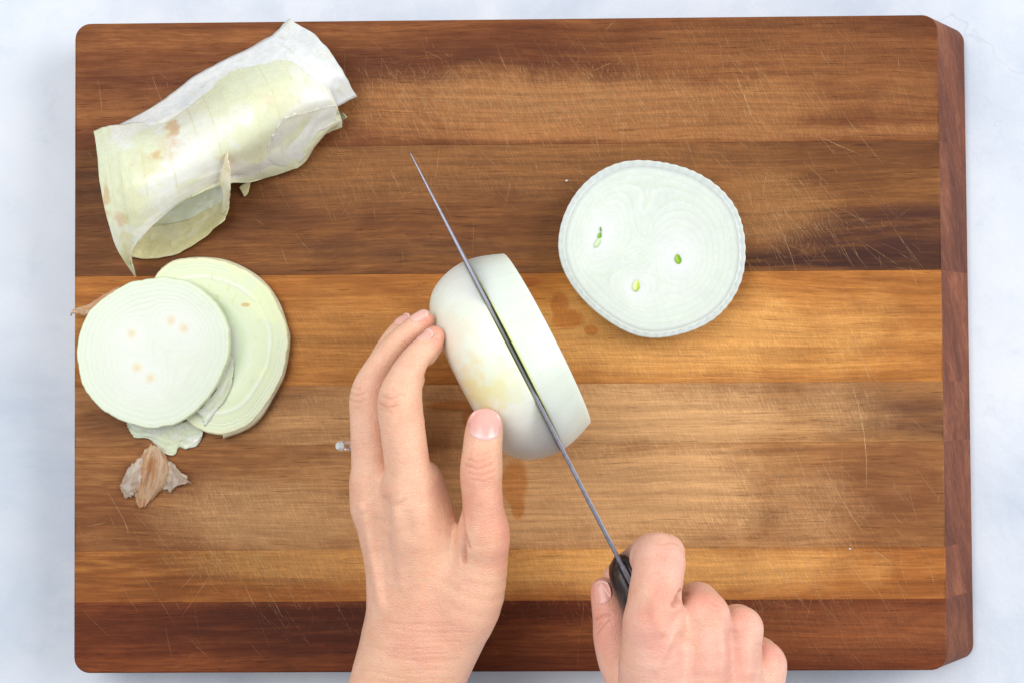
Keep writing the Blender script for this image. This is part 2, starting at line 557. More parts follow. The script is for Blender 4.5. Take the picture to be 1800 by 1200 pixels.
EDGE = 1.0
SEAM = 0.10
for i, (dk, md, lt, wn, wz, dz, wet) in enumerate(planks):
    kk = np.array([1.0, 0.955, 0.86]) * (0.98, 1.0, 1.22, 1.2, 1.2, 1.2, 1.12)[i]
    dk, md, lt, wn = dk * kk * 0.95, md * kk, lt * kk, wn * np.array([1.04, 1.0, 0.94]) * (1.15 if i > 1 else 1.0)
    yt, yb = seams[i], seams[i + 1]
    first, last = i == 0, i == len(planks) - 1
    # outline, counter-clockwise, as (x, y, inset vector, outward slope factor 0..1, y pull for the lower edge)
    out = []

    def corner(cx, cy, a0, a1, slope):
        for k in range(9):
            a = math.radians(a0 + (a1 - a0) * k / 8)
            c, s = math.cos(a), math.sin(a)
            out.append((cx + RC * c, cy + RC * s, -c * EDGE, -s * EDGE, slope * min(1.0, max(0, c) * 2.2) if slope else 0, 0))

    if last:
        corner(XL + RC, yb + RC, 180, 270, 0)
        for xx in np.linspace(XL + 60, XR - 60, 6):
            out.append((xx, yb, 0, EDGE, 0, 0))
        corner(XR - RC, yb + RC, 270, 360, 1)
    else:
        out.append((XL, yb, EDGE, SEAM, 0, 0))
        out.append((XR, yb, -EDGE, SEAM, 1, 0))
    if first:
        corner(XR - RC, yt - RC, 0, 90, 1)
        corner(XL + RC, yt - RC, 90, 180, 0)
    else:
        out.append((XR, yt, -EDGE, -SEAM, 1, 0))
        out.append((XL, yt, EDGE, -SEAM, 0, 0))
    n = len(out)
    vs = []
    for (x, y, ix, iy, s, q) in out:
        vs.append((x + ix, y + iy, 0.0))
    for (x, y, ix, iy, s, q) in out:
        vs.append((x + ix * 0.3, y + iy * 0.3, -EDGE * 0.3))
    for (x, y, ix, iy, s, q) in out:
        vs.append((x, y, -EDGE))
    for (x, y, ix, iy, s, q) in out:
        vs.append((x + SLOPE * s, y - 4.0 * q * s, -28.0))
    for (x, y, ix, iy, s, q) in out:
        vs.append((x + SLOPE * s - 1.0 * s, y - 4.0 * q * s, TZ + 0.05))
    fs = [tuple(range(n))]
    endf = []
    for L in range(4):
        for k in range(n):
            a, b = L * n + k, L * n + (k + 1) % n
            fs.append((a + n, b + n, b, a))
            endf.append(L >= 2 and out[k][4] > 0.2 and out[(k + 1) % n][4] > 0.2)
    fs.append(tuple(reversed(range(4 * n, 5 * n))))
    mt = wood_material('acacia_strip_%d' % i, i + 1, dk, md, lt, wn, wz, dz, wet)
    ek = (1.15, 1.1, 1.35, 1.2, 1.15, 1.3, 1.0)[i]
    me_ = wood_material('acacia_end_grain_%d' % i, i + 11, sc(84, 46, 32) * ek, sc(122, 70, 48) * ek, sc(150, 94, 64) * ek, wn, [], [], [], end=True)
    o = new_mesh('plank', vs, fs, [mt, me_], board, smooth=False)
    for k, e in enumerate(endf):
        if e:
            o.data.polygons[k + 1].material_index = 1
    for k in range(2 * n):
        o.data.polygons[k + 1].use_smooth = True


# knife scratches: hair-thin pale cuts in the top of the board
def scratch_material():
    nt = NT('scratch_pale')
    at = nt.node('ShaderNodeAttribute', attribute_name='Col')
    nt.set(Base_Color=(0.72, 0.47, 0.24), Roughness=0.7)
    nt.bsdf.inputs['Specular IOR Level'].default_value = 0.1
    tp = nt.node('ShaderNodeBsdfTransparent')
    mx = nt.node('ShaderNodeMixShader')
    p = coords_mm(nt)
    nz = nt.mapr(nt.noise(p, 0.35, 3.0, 0.6), 0.35, 0.6, 0.35, 1.0)
    nt.link(nt.m('MULTIPLY', at.outputs['Fac'], nz), mx.inputs[0])
    nt.link(tp.outputs[0], mx.inputs[1])
    nt.link(nt.bsdf.outputs[0], mx.inputs[2])
    nt.link(mx.outputs[0], nt.out.inputs['Surface'])
    return nt.mat


sv, sf, scol = [], [], []


def scratch(px, py, L, ang, w, a):
    """L, w in mm; ang in degrees below horizontal in the picture"""
    x, y = BX(px), BY(py)
    d = np.array([math.cos(math.radians(ang)), -math.sin(math.radians(ang))])
    nrm = np.array([-d[1], d[0]])
    bend = rng.normal(0, 0.02) * L
    k = 4 if L > 8 else 2
    base = len(sv)
    for j in range(k + 1):
        t = j / k - 0.5
        c = np.array([x, y]) + d * L * t + nrm * bend * (1 - 4 * t * t)
        ww = w * (1 - abs(2 * t) ** 3 * 0.8) / 2
        for s in (-1, 1):
            q = c + nrm * ww * s
            q[0] = min(max(q[0], XL + 2), XR - 2)
            q[1] = min(max(q[1], YB + 2), YT - 2)
            sv.append((q[0], q[1], 0.06))
            scol.append((a,) * 3)
    for j in range(k):
        b = base + 2 * j
        sf.append((b, b + 2, b + 3, b + 1))


zones = [  # centre px, spread px, count, mean length mm, angle, angle spread
    ((900, 175), (300, 45), 420, 11, 60, 18), ((1230, 150), (180, 80), 160, 12, 62, 12),
    ((520, 960), (150, 60), 420, 12, 58, 16), ((1300, 940), (150, 80), 420, 14, 62, 14),
    ((1440, 400), (110, 60), 150, 13, 45, 14), ((1200, 640), (220, 80), 180, 12, 66, 14),
    ((1000, 1020), (260, 40), 260, 11, 62, 12), ((640, 300), (220, 100), 120, 10, 64, 20),
    ((700, 1110), (300, 40), 60, 11, 60, 20), ((1380, 1020), (140, 60), 150, 14, 64, 12),
    ((980, 830), (200, 90), 160, 9, 66, 22), ((1450, 1130), (120, 30), 18, 12, 60, 16)]
# dense short chop marks where the board is worn most
chops = [((820, 170), (130, 26), 700), ((1010, 185), (120, 26), 500), ((1180, 170), (110, 36), 350), ((560, 975), (90, 38), 700), ((450, 930), (70, 30), 350),
         ((1060, 1015), (110, 24), 600), ((1330, 900), (80, 50), 600), ((1290, 1000), (110, 28), 500), ((1380, 390), (50, 36), 350), ((1200, 620), (140, 40), 350),
         ((1120, 830), (130, 70), 500)]
for (c, sp, cnt) in chops:
    for k in range(cnt):
        px, py = rng.normal(c[0], sp[0]), rng.normal(c[1], sp[1])
        scratch(px, py, rng.gamma(3.0, 1.5) + 1.5, rng.normal(62, 16) if rng.rand() < 0.8 else rng.normal(105, 20), rng.uniform(0.12, 0.32), rng.uniform(0.06, 0.32))
for (c, sp, cnt, L, an, asp) in zones:
    for k in range(cnt):
        px, py = rng.normal(c[0], sp[0]), rng.normal(c[1], sp[1])
        ll = max(3, rng.gamma(2.2, L / 2.2))
        scratch(px, py, ll, rng.normal(an, asp) if rng.rand() < 0.85 else rng.uniform(10, 170), rng.uniform(0.12, 0.32), rng.uniform(0.06, 0.40) * (0.55 if py > 1056 or py < 120 else 1.0))
for (x0, y0, x1, y1, w, a) in [(1494, 672, 1520, 862, 0.38, 0.65), (1445, 820, 1516, 945, 0.36, 0.6), (1395, 790, 1420, 870, 0.3, 0.6),
                               (1500, 590, 1530, 680, 0.35, 0.6), (1300, 135, 1330, 215, 0.35, 0.6), (1380, 850, 1465, 945, 0.3, 0.6),
                               (1350, 960, 1390, 1050, 0.35, 0.6), (1440, 930, 1470, 880, 0.25, 0.5), (1532, 970, 1558, 990, 0.3, 0.6),
                               (1170, 60, 1210, 62, 0.2, 0.3), (1430, 690, 1455, 760, 0.25, 0.4), (1440, 245, 1520, 282, 0.25, 0.5),
                               (1110, 610, 1125, 660, 0.2, 0.4), (340, 905, 400, 940, 0.25, 0.5), (370, 965, 395, 990, 0.3, 0.6),
                               (880, 80, 905, 140, 0.2, 0.4), (960, 690, 985, 760, 0.22, 0.35), (1070, 60, 1095, 30, 0.2, 0.4)]:
    L = math.hypot(x1 - x0, y1 - y0) / 3.468
    scratch((x0 + x1) / 2, (y0 + y1) / 2, L, math.degrees(math.atan2(y1 - y0, x1 - x0)), w, a)
so = new_mesh('knife_scratches', sv, sf, scratch_material(), board, cols=np.array(scol), smooth=False)
so['kind'] = 'stuff'

# ------------------------------------------------------------------ polar discs (onion slices)
def smooth_outline(pts, n):
    p = np.asarray(pts, float)
    q = np.vstack([p[-2:], p, p[:3]])
    seg = catmull(q, (len(q) - 1) * 24 + 1)
    seg = seg[24 * 2:24 * (2 + len(p)) + 1]
    L = np.concatenate([[0], np.cumsum(np.linalg.norm(np.diff(seg, axis=0), axis=1))])
    t = np.linspace(0, L[-1], n, endpoint=False)
    return np.stack([np.interp(t, L, seg[:, 0]), np.interp(t, L, seg[:, 1])], 1)


def radial(outline, c, n, k=0):
    """radius of the outline about c at n equal angles (mm)"""
    d = outline - c
    a = np.arctan2(d[:, 1], d[:, 0])
    r = np.linalg.norm(d, axis=1)
    o = np.argsort(a)
    a, r = a[o], r[o]
    th = np.linspace(-math.pi, math.pi, n, endpoint=False)
    rr = np.interp(th, np.concatenate([a - 2 * math.pi, a, a + 2 * math.pi]), np.tile(r, 3))
    f = np.fft.rfft(rr)
    f[6:] *= 0.35
    f[10:] = 0
    return th, np.fft.irfft(f, n)


def sstep(x, a, b):
    t = np.clip((x - a) / (b - a), 0, 1)
    return t * t * (3 - 2 * t)


def ring_field(X, Y, s, centers, stretch, p=2.2):
    acc = 0
    for (cx, cy), (ang, el) in zip(centers, stretch):
        dx, dy = X - cx, Y - cy
        ca, sa = math.cos(ang), math.sin(ang)
        u, v = dx * ca + dy * sa, -dx * sa + dy * ca
        d = np.sqrt((u / el) ** 2 + v ** 2 + 0.5)
        acc = acc + d ** -p
    return acc ** (-1 / p)


# ------------------------------------------------------------------ slice on the right of the board
def build_right_slice():
    zt = 15.0
    out_px = [(980, 440), (986, 404), (995, 368), (1022, 326), (1049, 305), (1094, 283), (1124, 282), (1166, 285), (1199, 291), (1235, 309), (1274, 338),
              (1295, 365), (1307, 398), (1311, 437), (1308, 476), (1292, 521), (1268, 551), (1238, 572), (1190, 588), (1154, 594), (1112, 588), (1070, 563), (1025, 527), (998, 488)]
    o2 = smooth_outline([P(x, y, zt)[:2] for x, y in out_px], 720)
    c = o2.mean(0)
    root = empty('onion_slice', (c[0], c[1], 0))
    tag(root, 'thick round onion slice lying flat with three green sprouts in its rings', 'onion slice')
    NT_, NS = 540, 110
    th, R = radial(o2, c, NT_)
    # scallops of the outer layer
    ph = np.cumsum(np.full(NT_, 2 * math.pi / NT_)) * 58 + 2.2 * fbm(np.stack([np.cos(th) * 2, np.sin(th) * 2], -1), 3, 5) * 6
    R = R - 0.32 * (0.5 - 0.5 * np.cos(ph)) * (0.55 + 0.45 * np.sin(th + 0.9))
    s = np.concatenate([np.linspace(0, 0.9, NS - 40, endpoint=False), np.linspace(0.9, 1.0, 40)])
    # inner boundary of the outermost layer
    rin = 0.945 - 0.020 * np.sin(th + 0.3) - 0.010 * (0.5 - 0.5 * np.cos(ph * 0.99 + 1))
    T, S = np.meshgrid(np.arange(NT_), s, indexing='ij')
    X = c[0] + R[T] * S * np.cos(th[T])
    Y = c[1] + R[T] * S * np.sin(th[T])
    cen = [P(1055, 419, zt)[:2], P(1191, 455, zt)[:2], P(1118, 506, zt)[:2]]
    strt = [(math.radians(70), 1.9), (math.radians(95), 1.25), (math.radians(110), 1.0)]
    f = ring_field(X, Y, S, cen, strt)
    fedge = f[:, -1][:, None]
    g = f / fedge
    w = sstep(S, 0.45, 0.92)
    fld = g * (1 - w) + S * w
    fld = fld + 0.012 * (fbm(np.stack([X * 0.12, Y * 0.12], -1), 3, 3) - 0.5)
    wig = 0.006 * np.cos(ph)[T] * sstep(S, 0.35, 0.8)
    lev = [0.14, 0.23, 0.32, 0.41, 0.50, 0.59, 0.67, 0.75, 0.82, 0.89]
    line = np.zeros_like(S)
    grn = np.zeros_like(S)
    for k, L in enumerate(lev):
        d = fld + wig * (1 if k % 2 else -1) - L
        line = np.maximum(line, np.exp(-(d / 0.006) ** 2) * (0.5 + 0.5 * vnoise(np.stack([X * 0.2, Y * 0.2], -1), k)))
        grn = np.maximum(grn, np.exp(-((d - 0.016) / 0.014) ** 2))
    base = np.array([0.655, 0.71, 0.655])
    white = np.array([0.735, 0.755, 0.765])
    green = np.array([0.52, 0.60, 0.46])
    core = np.exp(-(g / 0.42) ** 2)
    col = base + (white - base) * core[..., None]
    mott = fbm(np.stack([X * 0.16, Y * 0.16], -1), 4, 9)[..., None]
    col = col * (0.95 + 0.10 * mott)
    col = col + (green - col) * (grn * 0.28 * (1 - core * 0.8))[..., None]
    col = col + (white * 1.03 - col) * (line * 0.55 * (1 - 0.7 * core))[..., None]
    # faint radial cells
    cells = vnoise(np.stack([ph[T] * 0.32, S * 16], -1), 21)
    col = col * (0.975 + 0.04 * cells[..., None])
    Z = zt + 0.015 * np.sin(fld * 70) * sstep(S, 0.1, 0.4) - 0.04 * line + 0.5 * (fbm(np.stack([X * 0.05, Y * 0.05], -1), 3, 2) - 0.5)
    rim = S > rin[T]
    rimc = np.array([0.57, 0.62, 0.605]) * (0.94 + 0.07 * np.cos(ph)[T] * 0.5 + 0.06 * mott[..., 0])[..., None]
    edge = sstep(S, 0.992, 1.0)
    rimc = rimc + (np.array([0.66, 0.70, 0.69]) - rimc) * (edge * 0.6)[..., None]
    innerl = np.exp(-((S - rin[T]) / 0.006) ** 2)
    col = np.where(rim[..., None], rimc, col)
    col = col + (white - col) * (innerl * 0.6)[..., None]
    Z = Z - 0.25 * rim * sstep(S, 0.93, 0.96) - 0.5 * edge
    Zt = Z

    def disc(name, lo, hi, mat, zoff=0.0):
        sel = np.arange(lo, hi)
        m = len(sel)
        V = np.stack([X[:, sel], Y[:, sel], Zt[:, sel] + zoff], -1)
        C = col[:, sel]
        # outer wall, bulging down to the board
        wallz = [zt - 3.0, zt * 0.6, zt * 0.3, 0.4]
        rs = [1.000, 0.998, 0.985, 0.96]
        ws = s[hi - 1]
        W = np.stack([np.stack([c[0] + R * ws * q * np.cos(th), c[1] + R * ws * q * np.sin(th), np.full(NT_, zz)], -1) for q, zz in zip(rs, wallz)], 1)
        V = np.concatenate([V, W], 1)
        C = np.concatenate([C, np.repeat(C[:, -1:], 4, 1)], 1)
        m2 = m + 4
        i = np.arange(NT_)
        idx = lambda a, b: (a % NT_) * m2 + b
        A, B = np.meshgrid(i, np.arange(m2 - 1), indexing='ij')
        F = np.stack([idx(A, B), idx(A, B + 1), idx(A + 1, B + 1), idx(A + 1, B)], -1).reshape(-1, 4)
        return new_mesh(name, V.reshape(-1, 3), F, mat, root, cols=C.reshape(-1, 3))

    cut = int(np.argmin(np.abs(s - 0.925)))
    disc('flesh', 0, cut + 1, MAT_CUT)
    disc('outer_layer', cut, NS, MAT_RIM)

    # green sprouts in the three hearts: small leaf sections standing a little proud
    nt = NT('sprout_green')
    at = nt.node('ShaderNodeAttribute', attribute_name='Col')
    nt.set(Base_Color=at.outputs['Color'], Roughness=0.35)
    nt.bsdf.inputs['Subsurface Weight'].default_value = 0.3
    nt.bsdf.inputs['Subsurface Scale'].default_value = 0.001
    gm = nt.mat

    def sprout(px, py, a, b, ang, c1, c2, tail=None):
        p = P(px, py, zt)
        V, C, F = [], [], []
        n = 28
        for j, q in enumerate((1.0, 0.85, 0.5, 0.0)):
            for k in range(n):
                t = 2 * math.pi * k / n
                u, v = a * q * math.cos(t) * (1 + 0.15 * math.cos(t)), b * q * math.sin(t) * (1 - 0.2 * abs(math.cos(t)))
                x = u * math.cos(ang) - v * math.sin(ang)
                y = u * math.sin(ang) + v * math.cos(ang)
                V.append((p[0] + x, p[1] + y, zt + (0.1, 0.55, 0.65, 0.6)[j]))
                mixf = 1.0 if v < -0.05 * b + 0.25 * b * math.sin(u * 2) else 0.0
                C.append(c1 * (1 - mixf) + c2 * mixf if q < 1 else c1 * 0.9)
        for j in range(3):
            for k in range(n):
                F.append((j * n + k, j * n + (k + 1) % n, (j + 1) * n + (k + 1) % n, (j + 1) * n + k))
        new_mesh('green_sprout', V, F, gm, root, cols=np.array(C))

    lime, pale, deep = sc(150, 190, 40), sc(214, 232, 168), sc(96, 150, 30)
    sprout(1192, 457, 2.6, 1.8, math.radians(100), lime, deep)
    sprout(1118, 504, 3.1, 2.0, math.radians(80), pale, sc(170, 198, 40))
    sprout(1054, 415, 1.7, 1.0, math.radians(70), sc(130, 178, 40), deep)
    sprout(1056, 404, 1.3, 0.5, math.radians(95), sc(110, 160, 70), deep)
    sprout(1050, 428, 3.0, 1.3, math.radians(60), sc(200, 222, 176), sc(186, 214, 160))


build_right_slice()

# ------------------------------------------------------------------ sheets: lofted thin skins
def sheet(name, sections, mat, parent, colfn, nu=60, nv=40, thick=0.5, rag=0.6, ripple=0.5, seed=0, ragv=(1, 1), ragu=(1, 1)):
    """sections: rows of (px, py, z) across the sheet; lofted smoothly into a shell with thickness"""
    rows = [catmull([P(*q) for q in s], nv) for s in sections]
    G = np.stack([catmull([r[j] for r in rows], nu) for j in range(nv)], 1)     # nu x nv x 3
    U, V = np.meshgrid(np.linspace(0, 1, nu), np.linspace(0, 1, nv), indexing='ij')
    # uneven edges
    if rag > 0:
        L = rag
        e0 = (fbm(np.stack([U[:, 0] * 14, U[:, 0] * 0 + seed], -1), 4, seed) - 0.5) * 2 * L
        e1 = (fbm(np.stack([U[:, 0] * 14, U[:, 0] * 0 + seed + 9], -1), 4, seed + 3) - 0.5) * 2 * L
        f0 = (fbm(np.stack([V[0] * 14, V[0] * 0 + seed], -1), 4, seed + 5) - 0.5) * 2 * L
        f1 = (fbm(np.stack([V[0] * 14, V[0] * 0 + seed + 4], -1), 4, seed + 7) - 0.5) * 2 * L
        dv = G[:, -1] - G[:, -2]
        dv0 = G[:, 1] - G[:, 0]
        un = lambda d: d / np.maximum(np.linalg.norm(d, axis=-1, keepdims=True), 1e-6)
        G[:, 0] += un(dv0) * (e0 * ragv[0])[:, None]
        G[:, -1] += un(dv) * (e1 * ragv[1])[:, None]
        G[0] += un(G[1] - G[0]) * (f0 * ragu[0])[:, None]
        G[-1] += un(G[-1] - G[-2]) * (f1 * ragu[1])[:, None]
    du = np.gradient(G, axis=0)
    dvv = np.gradient(G, axis=1)
    N = np.cross(du, dvv)
    N /= np.maximum(np.linalg.norm(N, axis=-1, keepdims=True), 1e-9)
    N *= np.sign(np.median(N[..., 2])) or 1
    rp = ripple * (fbm(np.stack([U * 9, V * 5], -1) + seed, 3, seed + 11) - 0.5) * 2
    rp = rp + ripple * 0.35 * (vnoise(np.stack([U * 42, V * 2.5], -1), seed + 13) - 0.5)
    G = G + N * rp[..., None]
    C = colfn(U, V, G)
    low = G - N * thick
    n = nu * nv
    I, J = np.meshgrid(np.arange(nu - 1), np.arange(nv - 1), indexing='ij')
    q = np.stack([I * nv + J, I * nv + J + 1, (I + 1) * nv + J + 1, (I + 1) * nv + J], -1).reshape(-1, 4)
    F = [q, q[:, ::-1] + n]
    def rimf(a, b):
        return np.stack([a, b, b + n, a + n], -1)
    a = np.arange(nv - 1)
    F.append(rimf(a, a + 1)[:, ::-1])
    F.append(rimf((nu - 1) * nv + a, (nu - 1) * nv + a + 1))
    b = np.arange(nu - 1)
    F.append(rimf(b * nv, (b + 1) * nv))
    F.append(rimf(b * nv + nv - 1, (b + 1) * nv + nv - 1)[:, ::-1])
    VV = np.concatenate([G.reshape(-1, 3), low.reshape(-1, 3)])
    VV[:, 2] = np.maximum(VV[:, 2], 0.12)
    CC = np.concatenate([C.reshape(-1, 3)] * 2)
    return new_mesh(name, VV, np.concatenate(F), mat, parent, cols=CC)


def spots(px, py, G, lst, col):
    """mix coloured blotches (centre px, radius px, colour, strength) into col"""
    q = to_px(G)
    jit = (fbm(G[..., :2] * 0.3, 5, 31) - 0.5) * 2.0
    for (cx, cy, rx, ry, c, k) in lst:
        d = np.sqrt(((q[..., 0] - cx) / rx) ** 2 + ((q[..., 1] - cy) / ry) ** 2) + jit * 0.9
        m = (1 - sstep(d, 0.3, 1.1)) * k
        col = col + (c - col) * m[..., None]
    return col


# ------------------------------------------------------------------ peel at the upper left
peel = empty('onion_peel', tuple(P(380, 260, 0)[:2]) + (0,))
tag(peel, 'curled pale green and white onion peel at the upper left of the board', 'onion peel')


def peel_col(a, b, vein=0.25, nveins=16, seed=0):
    def fn(U, V, G):
        m = fbm(np.stack([U * 5, V * 3], -1), 4, seed)
        c = a + (b - a) * (0.55 * sstep(m, 0.38, 0.64) + 0.45 * sstep(m + 0.08 * (vnoise(np.stack([U * 20, V * 12], -1), seed + 2) - 0.5), 0.495, 0.505))[..., None]
        vw = U + 0.035 * fbm(np.stack([U * 3, V * 3], -1), 3, seed + 4)
        ln = np.abs(((vw * nveins + 0.4 * vnoise(np.stack([np.floor(vw * nveins), V * 0], -1), 3)) % 1) - 0.5)
        c = c * (1 - vein * 0.18 * 1.6 * np.exp(-(ln / 0.022) ** 2) * sstep(vnoise(np.stack([np.floor(vw * nveins), V * 2], -1), seed + 8), 0.3, 0.8))[..., None] * np.array([1, 0.96, 0.82]) ** np.exp(-(ln / 0.03) ** 2)[..., None] 
        ye = fbm(np.stack([U * 4 + 7, V * 4], -1), 3, seed + 21)
        c = c + (np.array([0.80, 0.74, 0.42]) - c) * (sstep(ye, 0.55, 0.75) * 0.22)[..., None]
        tan_ = np.array([0.70, 0.34, 0.12])
        return spots(0, 0, G, [(306, 232, 14, 21, tan_, 0.7), (300, 255, 30, 34, np.array([0.80, 0.58, 0.36]), 0.4), (272, 275, 15, 12, tan_, 0.7),
                               (186, 345, 7, 34, tan_, 0.6), (212, 388, 14, 14, tan_, 0.65), (265, 290, 34, 34, np.array([0.78, 0.70, 0.38]), 0.4),
                               (396, 290, 22, 26, np.array([0.80, 0.62, 0.36]), 0.35), (476, 180, 14, 12, np.array([0.82, 0.66, 0.46]), 0.5),
                               (240, 360, 50, 60, np.array([0.82, 0.80, 0.46]), 0.4), (222, 440, 14, 50, np.array([0.76, 0.68, 0.30]), 0.6)], c)
    return fn


pale_g = np.array([0.84, 0.88, 0.60])
white_p = np.array([0.90, 0.92, 0.84])
yel = np.array([0.76, 0.70, 0.36])
# translucent inner layer showing behind
sheet('inner_layer', [
    [(200, 222, 2), (226, 246, 16), (255, 275, 24)],
    [(240, 203, 2), (265, 230, 18), (292, 262, 26)],
    [(290, 174, 2), (318, 205, 18), (345, 240, 27)],
    [(340, 135, 2), (375, 172, 18), (400, 210, 28)],
    [(396, 106, 2), (430, 140, 18), (455, 185, 28)],
    [(462, 72, 2), (500, 102, 18), (530, 150, 25), (545, 200, 18)],
    [(488, 52, 3), (536, 84, 18), (572, 135, 23), (590, 190, 14)],
    [(508, 33, 4), (562, 70, 16), (602, 125, 18), (627, 170, 9)]], MAT_MEMB, peel,
    peel_col(np.array([0.74, 0.77, 0.78]), np.array([0.84, 0.86, 0.87]), 0.5, 26, 2), 90, 30, 0.9, 0.8, 0.5, 3)
# the main curled sheet
MAIN = [
    [(164, 230, 6), (171, 271, 22), (175, 325, 32), (189, 388, 31), (207, 440, 20), (238, 490, 2)],
    [(190, 222, 8), (200, 265, 28), (206, 318, 37), (215, 370, 35), (224, 415, 27), (231, 446, 20)],
    [(222, 217, 9), (232, 260, 31), (240, 312, 40), (246, 360, 38), (254, 393, 32), (260, 404, 29)],
    [(285, 205, 10), (298, 242, 33), (308, 292, 41), (314, 328, 38), (316, 350, 33), (318, 356, 31)],
    [(347, 166, 10), (366, 210, 34), (380, 262, 38), (387, 300, 31), (390, 316, 26), (392, 325, 24)],
    [(396, 132, 10), (416, 180, 33), (432, 240, 36), (438, 285, 24), (440, 308, 14), (442, 320, 8)],
    [(445, 106, 10), (470, 152, 32), (487, 207, 34), (495, 252, 22), (502, 284, 12), (510, 300, 5)],
    [(490, 88, 9), (522, 130, 28), (540, 180, 30), (547, 220, 20), (545, 255, 12), (538, 284, 4)],
    [(520, 95, 8), (556, 135, 22), (577, 172, 24), (588, 200, 16), (585, 222, 11), (566, 242, 4)],
    [(535, 106, 8), (570, 142, 20), (588, 175, 20), (597, 200, 15), (601, 214, 10), (602, 224, 6)]]
sheet('outer_layer', MAIN, MAT_PEEL, peel, peel_col(pale_g, white_p, 0.5, 15, 0), 220, 140, 0.4, 1.0, 0.6, 1, ragv=(0.5, 1.4), ragu=(0.3, 0.5))
_mg = np.stack([catmull([r[j] for r in [catmull(np.array(q, float), 60) for q in MAIN]], 120) for j in range(60)], 1).reshape(-1, 3)


def on_main(rows, d):
    out = []
    for r in rows:
        o = []
        for (x, y, z) in r:
            k = (_mg[:, 0] - x) ** 2 + (_mg[:, 1] - y) ** 2
            i = int(np.argmin(k))
            o.append((x, y, max(_mg[i, 2] if k[i] < 60 else 0, z) + d))
        out.append(o)
    return out


# torn membrane lying over its right end
up = lambda rows, d: [[(x, y, z + d) for (x, y, z) in r] for r in rows]
sheet('torn_flap', on_main([
    [(497, 210, 0), (482, 236, 0), (470, 262, 0), (474, 280, 0), (482, 290, 0)],
    [(515, 203, 0), (505, 240, 0), (500, 264, 0), (504, 280, 0), (510, 292, 0)],
    [(540, 197, 0), (533, 225, 0), (529, 250, 0), (530, 268, 0), (534, 278, 0)],
    [(568, 190, 0), (564, 205, 0), (560, 218, 0), (556, 232, 0), (552, 240, 0)],
    [(590, 186, 0), (592, 195, 0), (592, 203, 0), (588, 212, 0), (584, 218, 0)]], 0.35), MAT_PEEL, peel,
    peel_col(np.array([0.88, 0.90, 0.78]), np.array([0.91, 0.93, 0.87]), 0.2, 6, 5), 90, 70, 0.15, 1.6, 0.1, 6)
# inside of the roll, seen through the opening
sheet('inner_layer', [
    [(255, 350, 20), (262, 380, 10), (268, 398, 4)],
    [(300, 330, 22), (314, 366, 9), (321, 389, 3)],
    [(350, 305, 22), (360, 346, 9), (364, 370, 3)],
    [(388, 295, 18), (394, 332, 9), (397, 353, 4)]], MAT_PEEL, peel, peel_col(np.array([0.74, 0.80, 0.60]), np.array([0.80, 0.84, 0.70]), 0.2, 7, 12), 50, 30, 0.8, 0.5, 0.4, 8)
# papery yellow outermost skin, curling out under the roll
sheet('papery_skin', [
    [(236, 420, 12), (231, 437, 6), (228, 452, 2)],
    [(262, 385, 5), (262, 425, 1.2), (263, 455, 1.5)],
    [(315, 365, 4), (313, 415, 1.2), (311, 446, 2.5)],
    [(362, 345, 4), (364, 390, 2), (357, 418, 5)],
    [(398, 330, 6), (402, 360, 6), (394, 386, 10)]], MAT_PEEL, peel, peel_col(yel, np.array([0.80, 0.76, 0.46]), 0.5, 9, 14), 60, 36, 0.35, 0.5, 0.5, 10)
sheet('papery_skin', [
    [(397, 262, 36), (400, 264, 36.5)],
    [(395, 280, 36), (402, 284, 37)],
    [(391, 296, 33), (404, 302, 36)],
    [(386, 316, 28), (404, 330, 33)],
    [(391, 342, 22), (404, 346, 24)],
    [(389, 380, 11), (397, 372, 14)]], MAT_PEEL, peel, peel_col(np.array([0.78, 0.72, 0.48]), np.array([0.84, 0.80, 0.62]), 0.6, 3, 15), 60, 12, 0.4, 0.6, 0.5, 12)
sheet('papery_skin', [
    [(420, 330, 3), (426, 340, 2)], [(432, 322, 4), (430, 346, 1.5)], [(441, 318, 4), (436, 340, 2)]], MAT_PEEL, peel, peel_col(yel, yel, 0.2, 3, 16), 14, 14, 0.35, 0.5, 0.2, 14)
sheet('papery_skin', [
    [(596, 200, 5), (604, 200, 7)], [(597, 207, 4), (609, 207, 6)], [(594, 216, 3), (602, 212, 4)]], MAT_PEEL, peel, peel_col(yel, pale_g, 0.2, 3, 17), 14, 14, 0.35, 0.5, 0.2, 16)

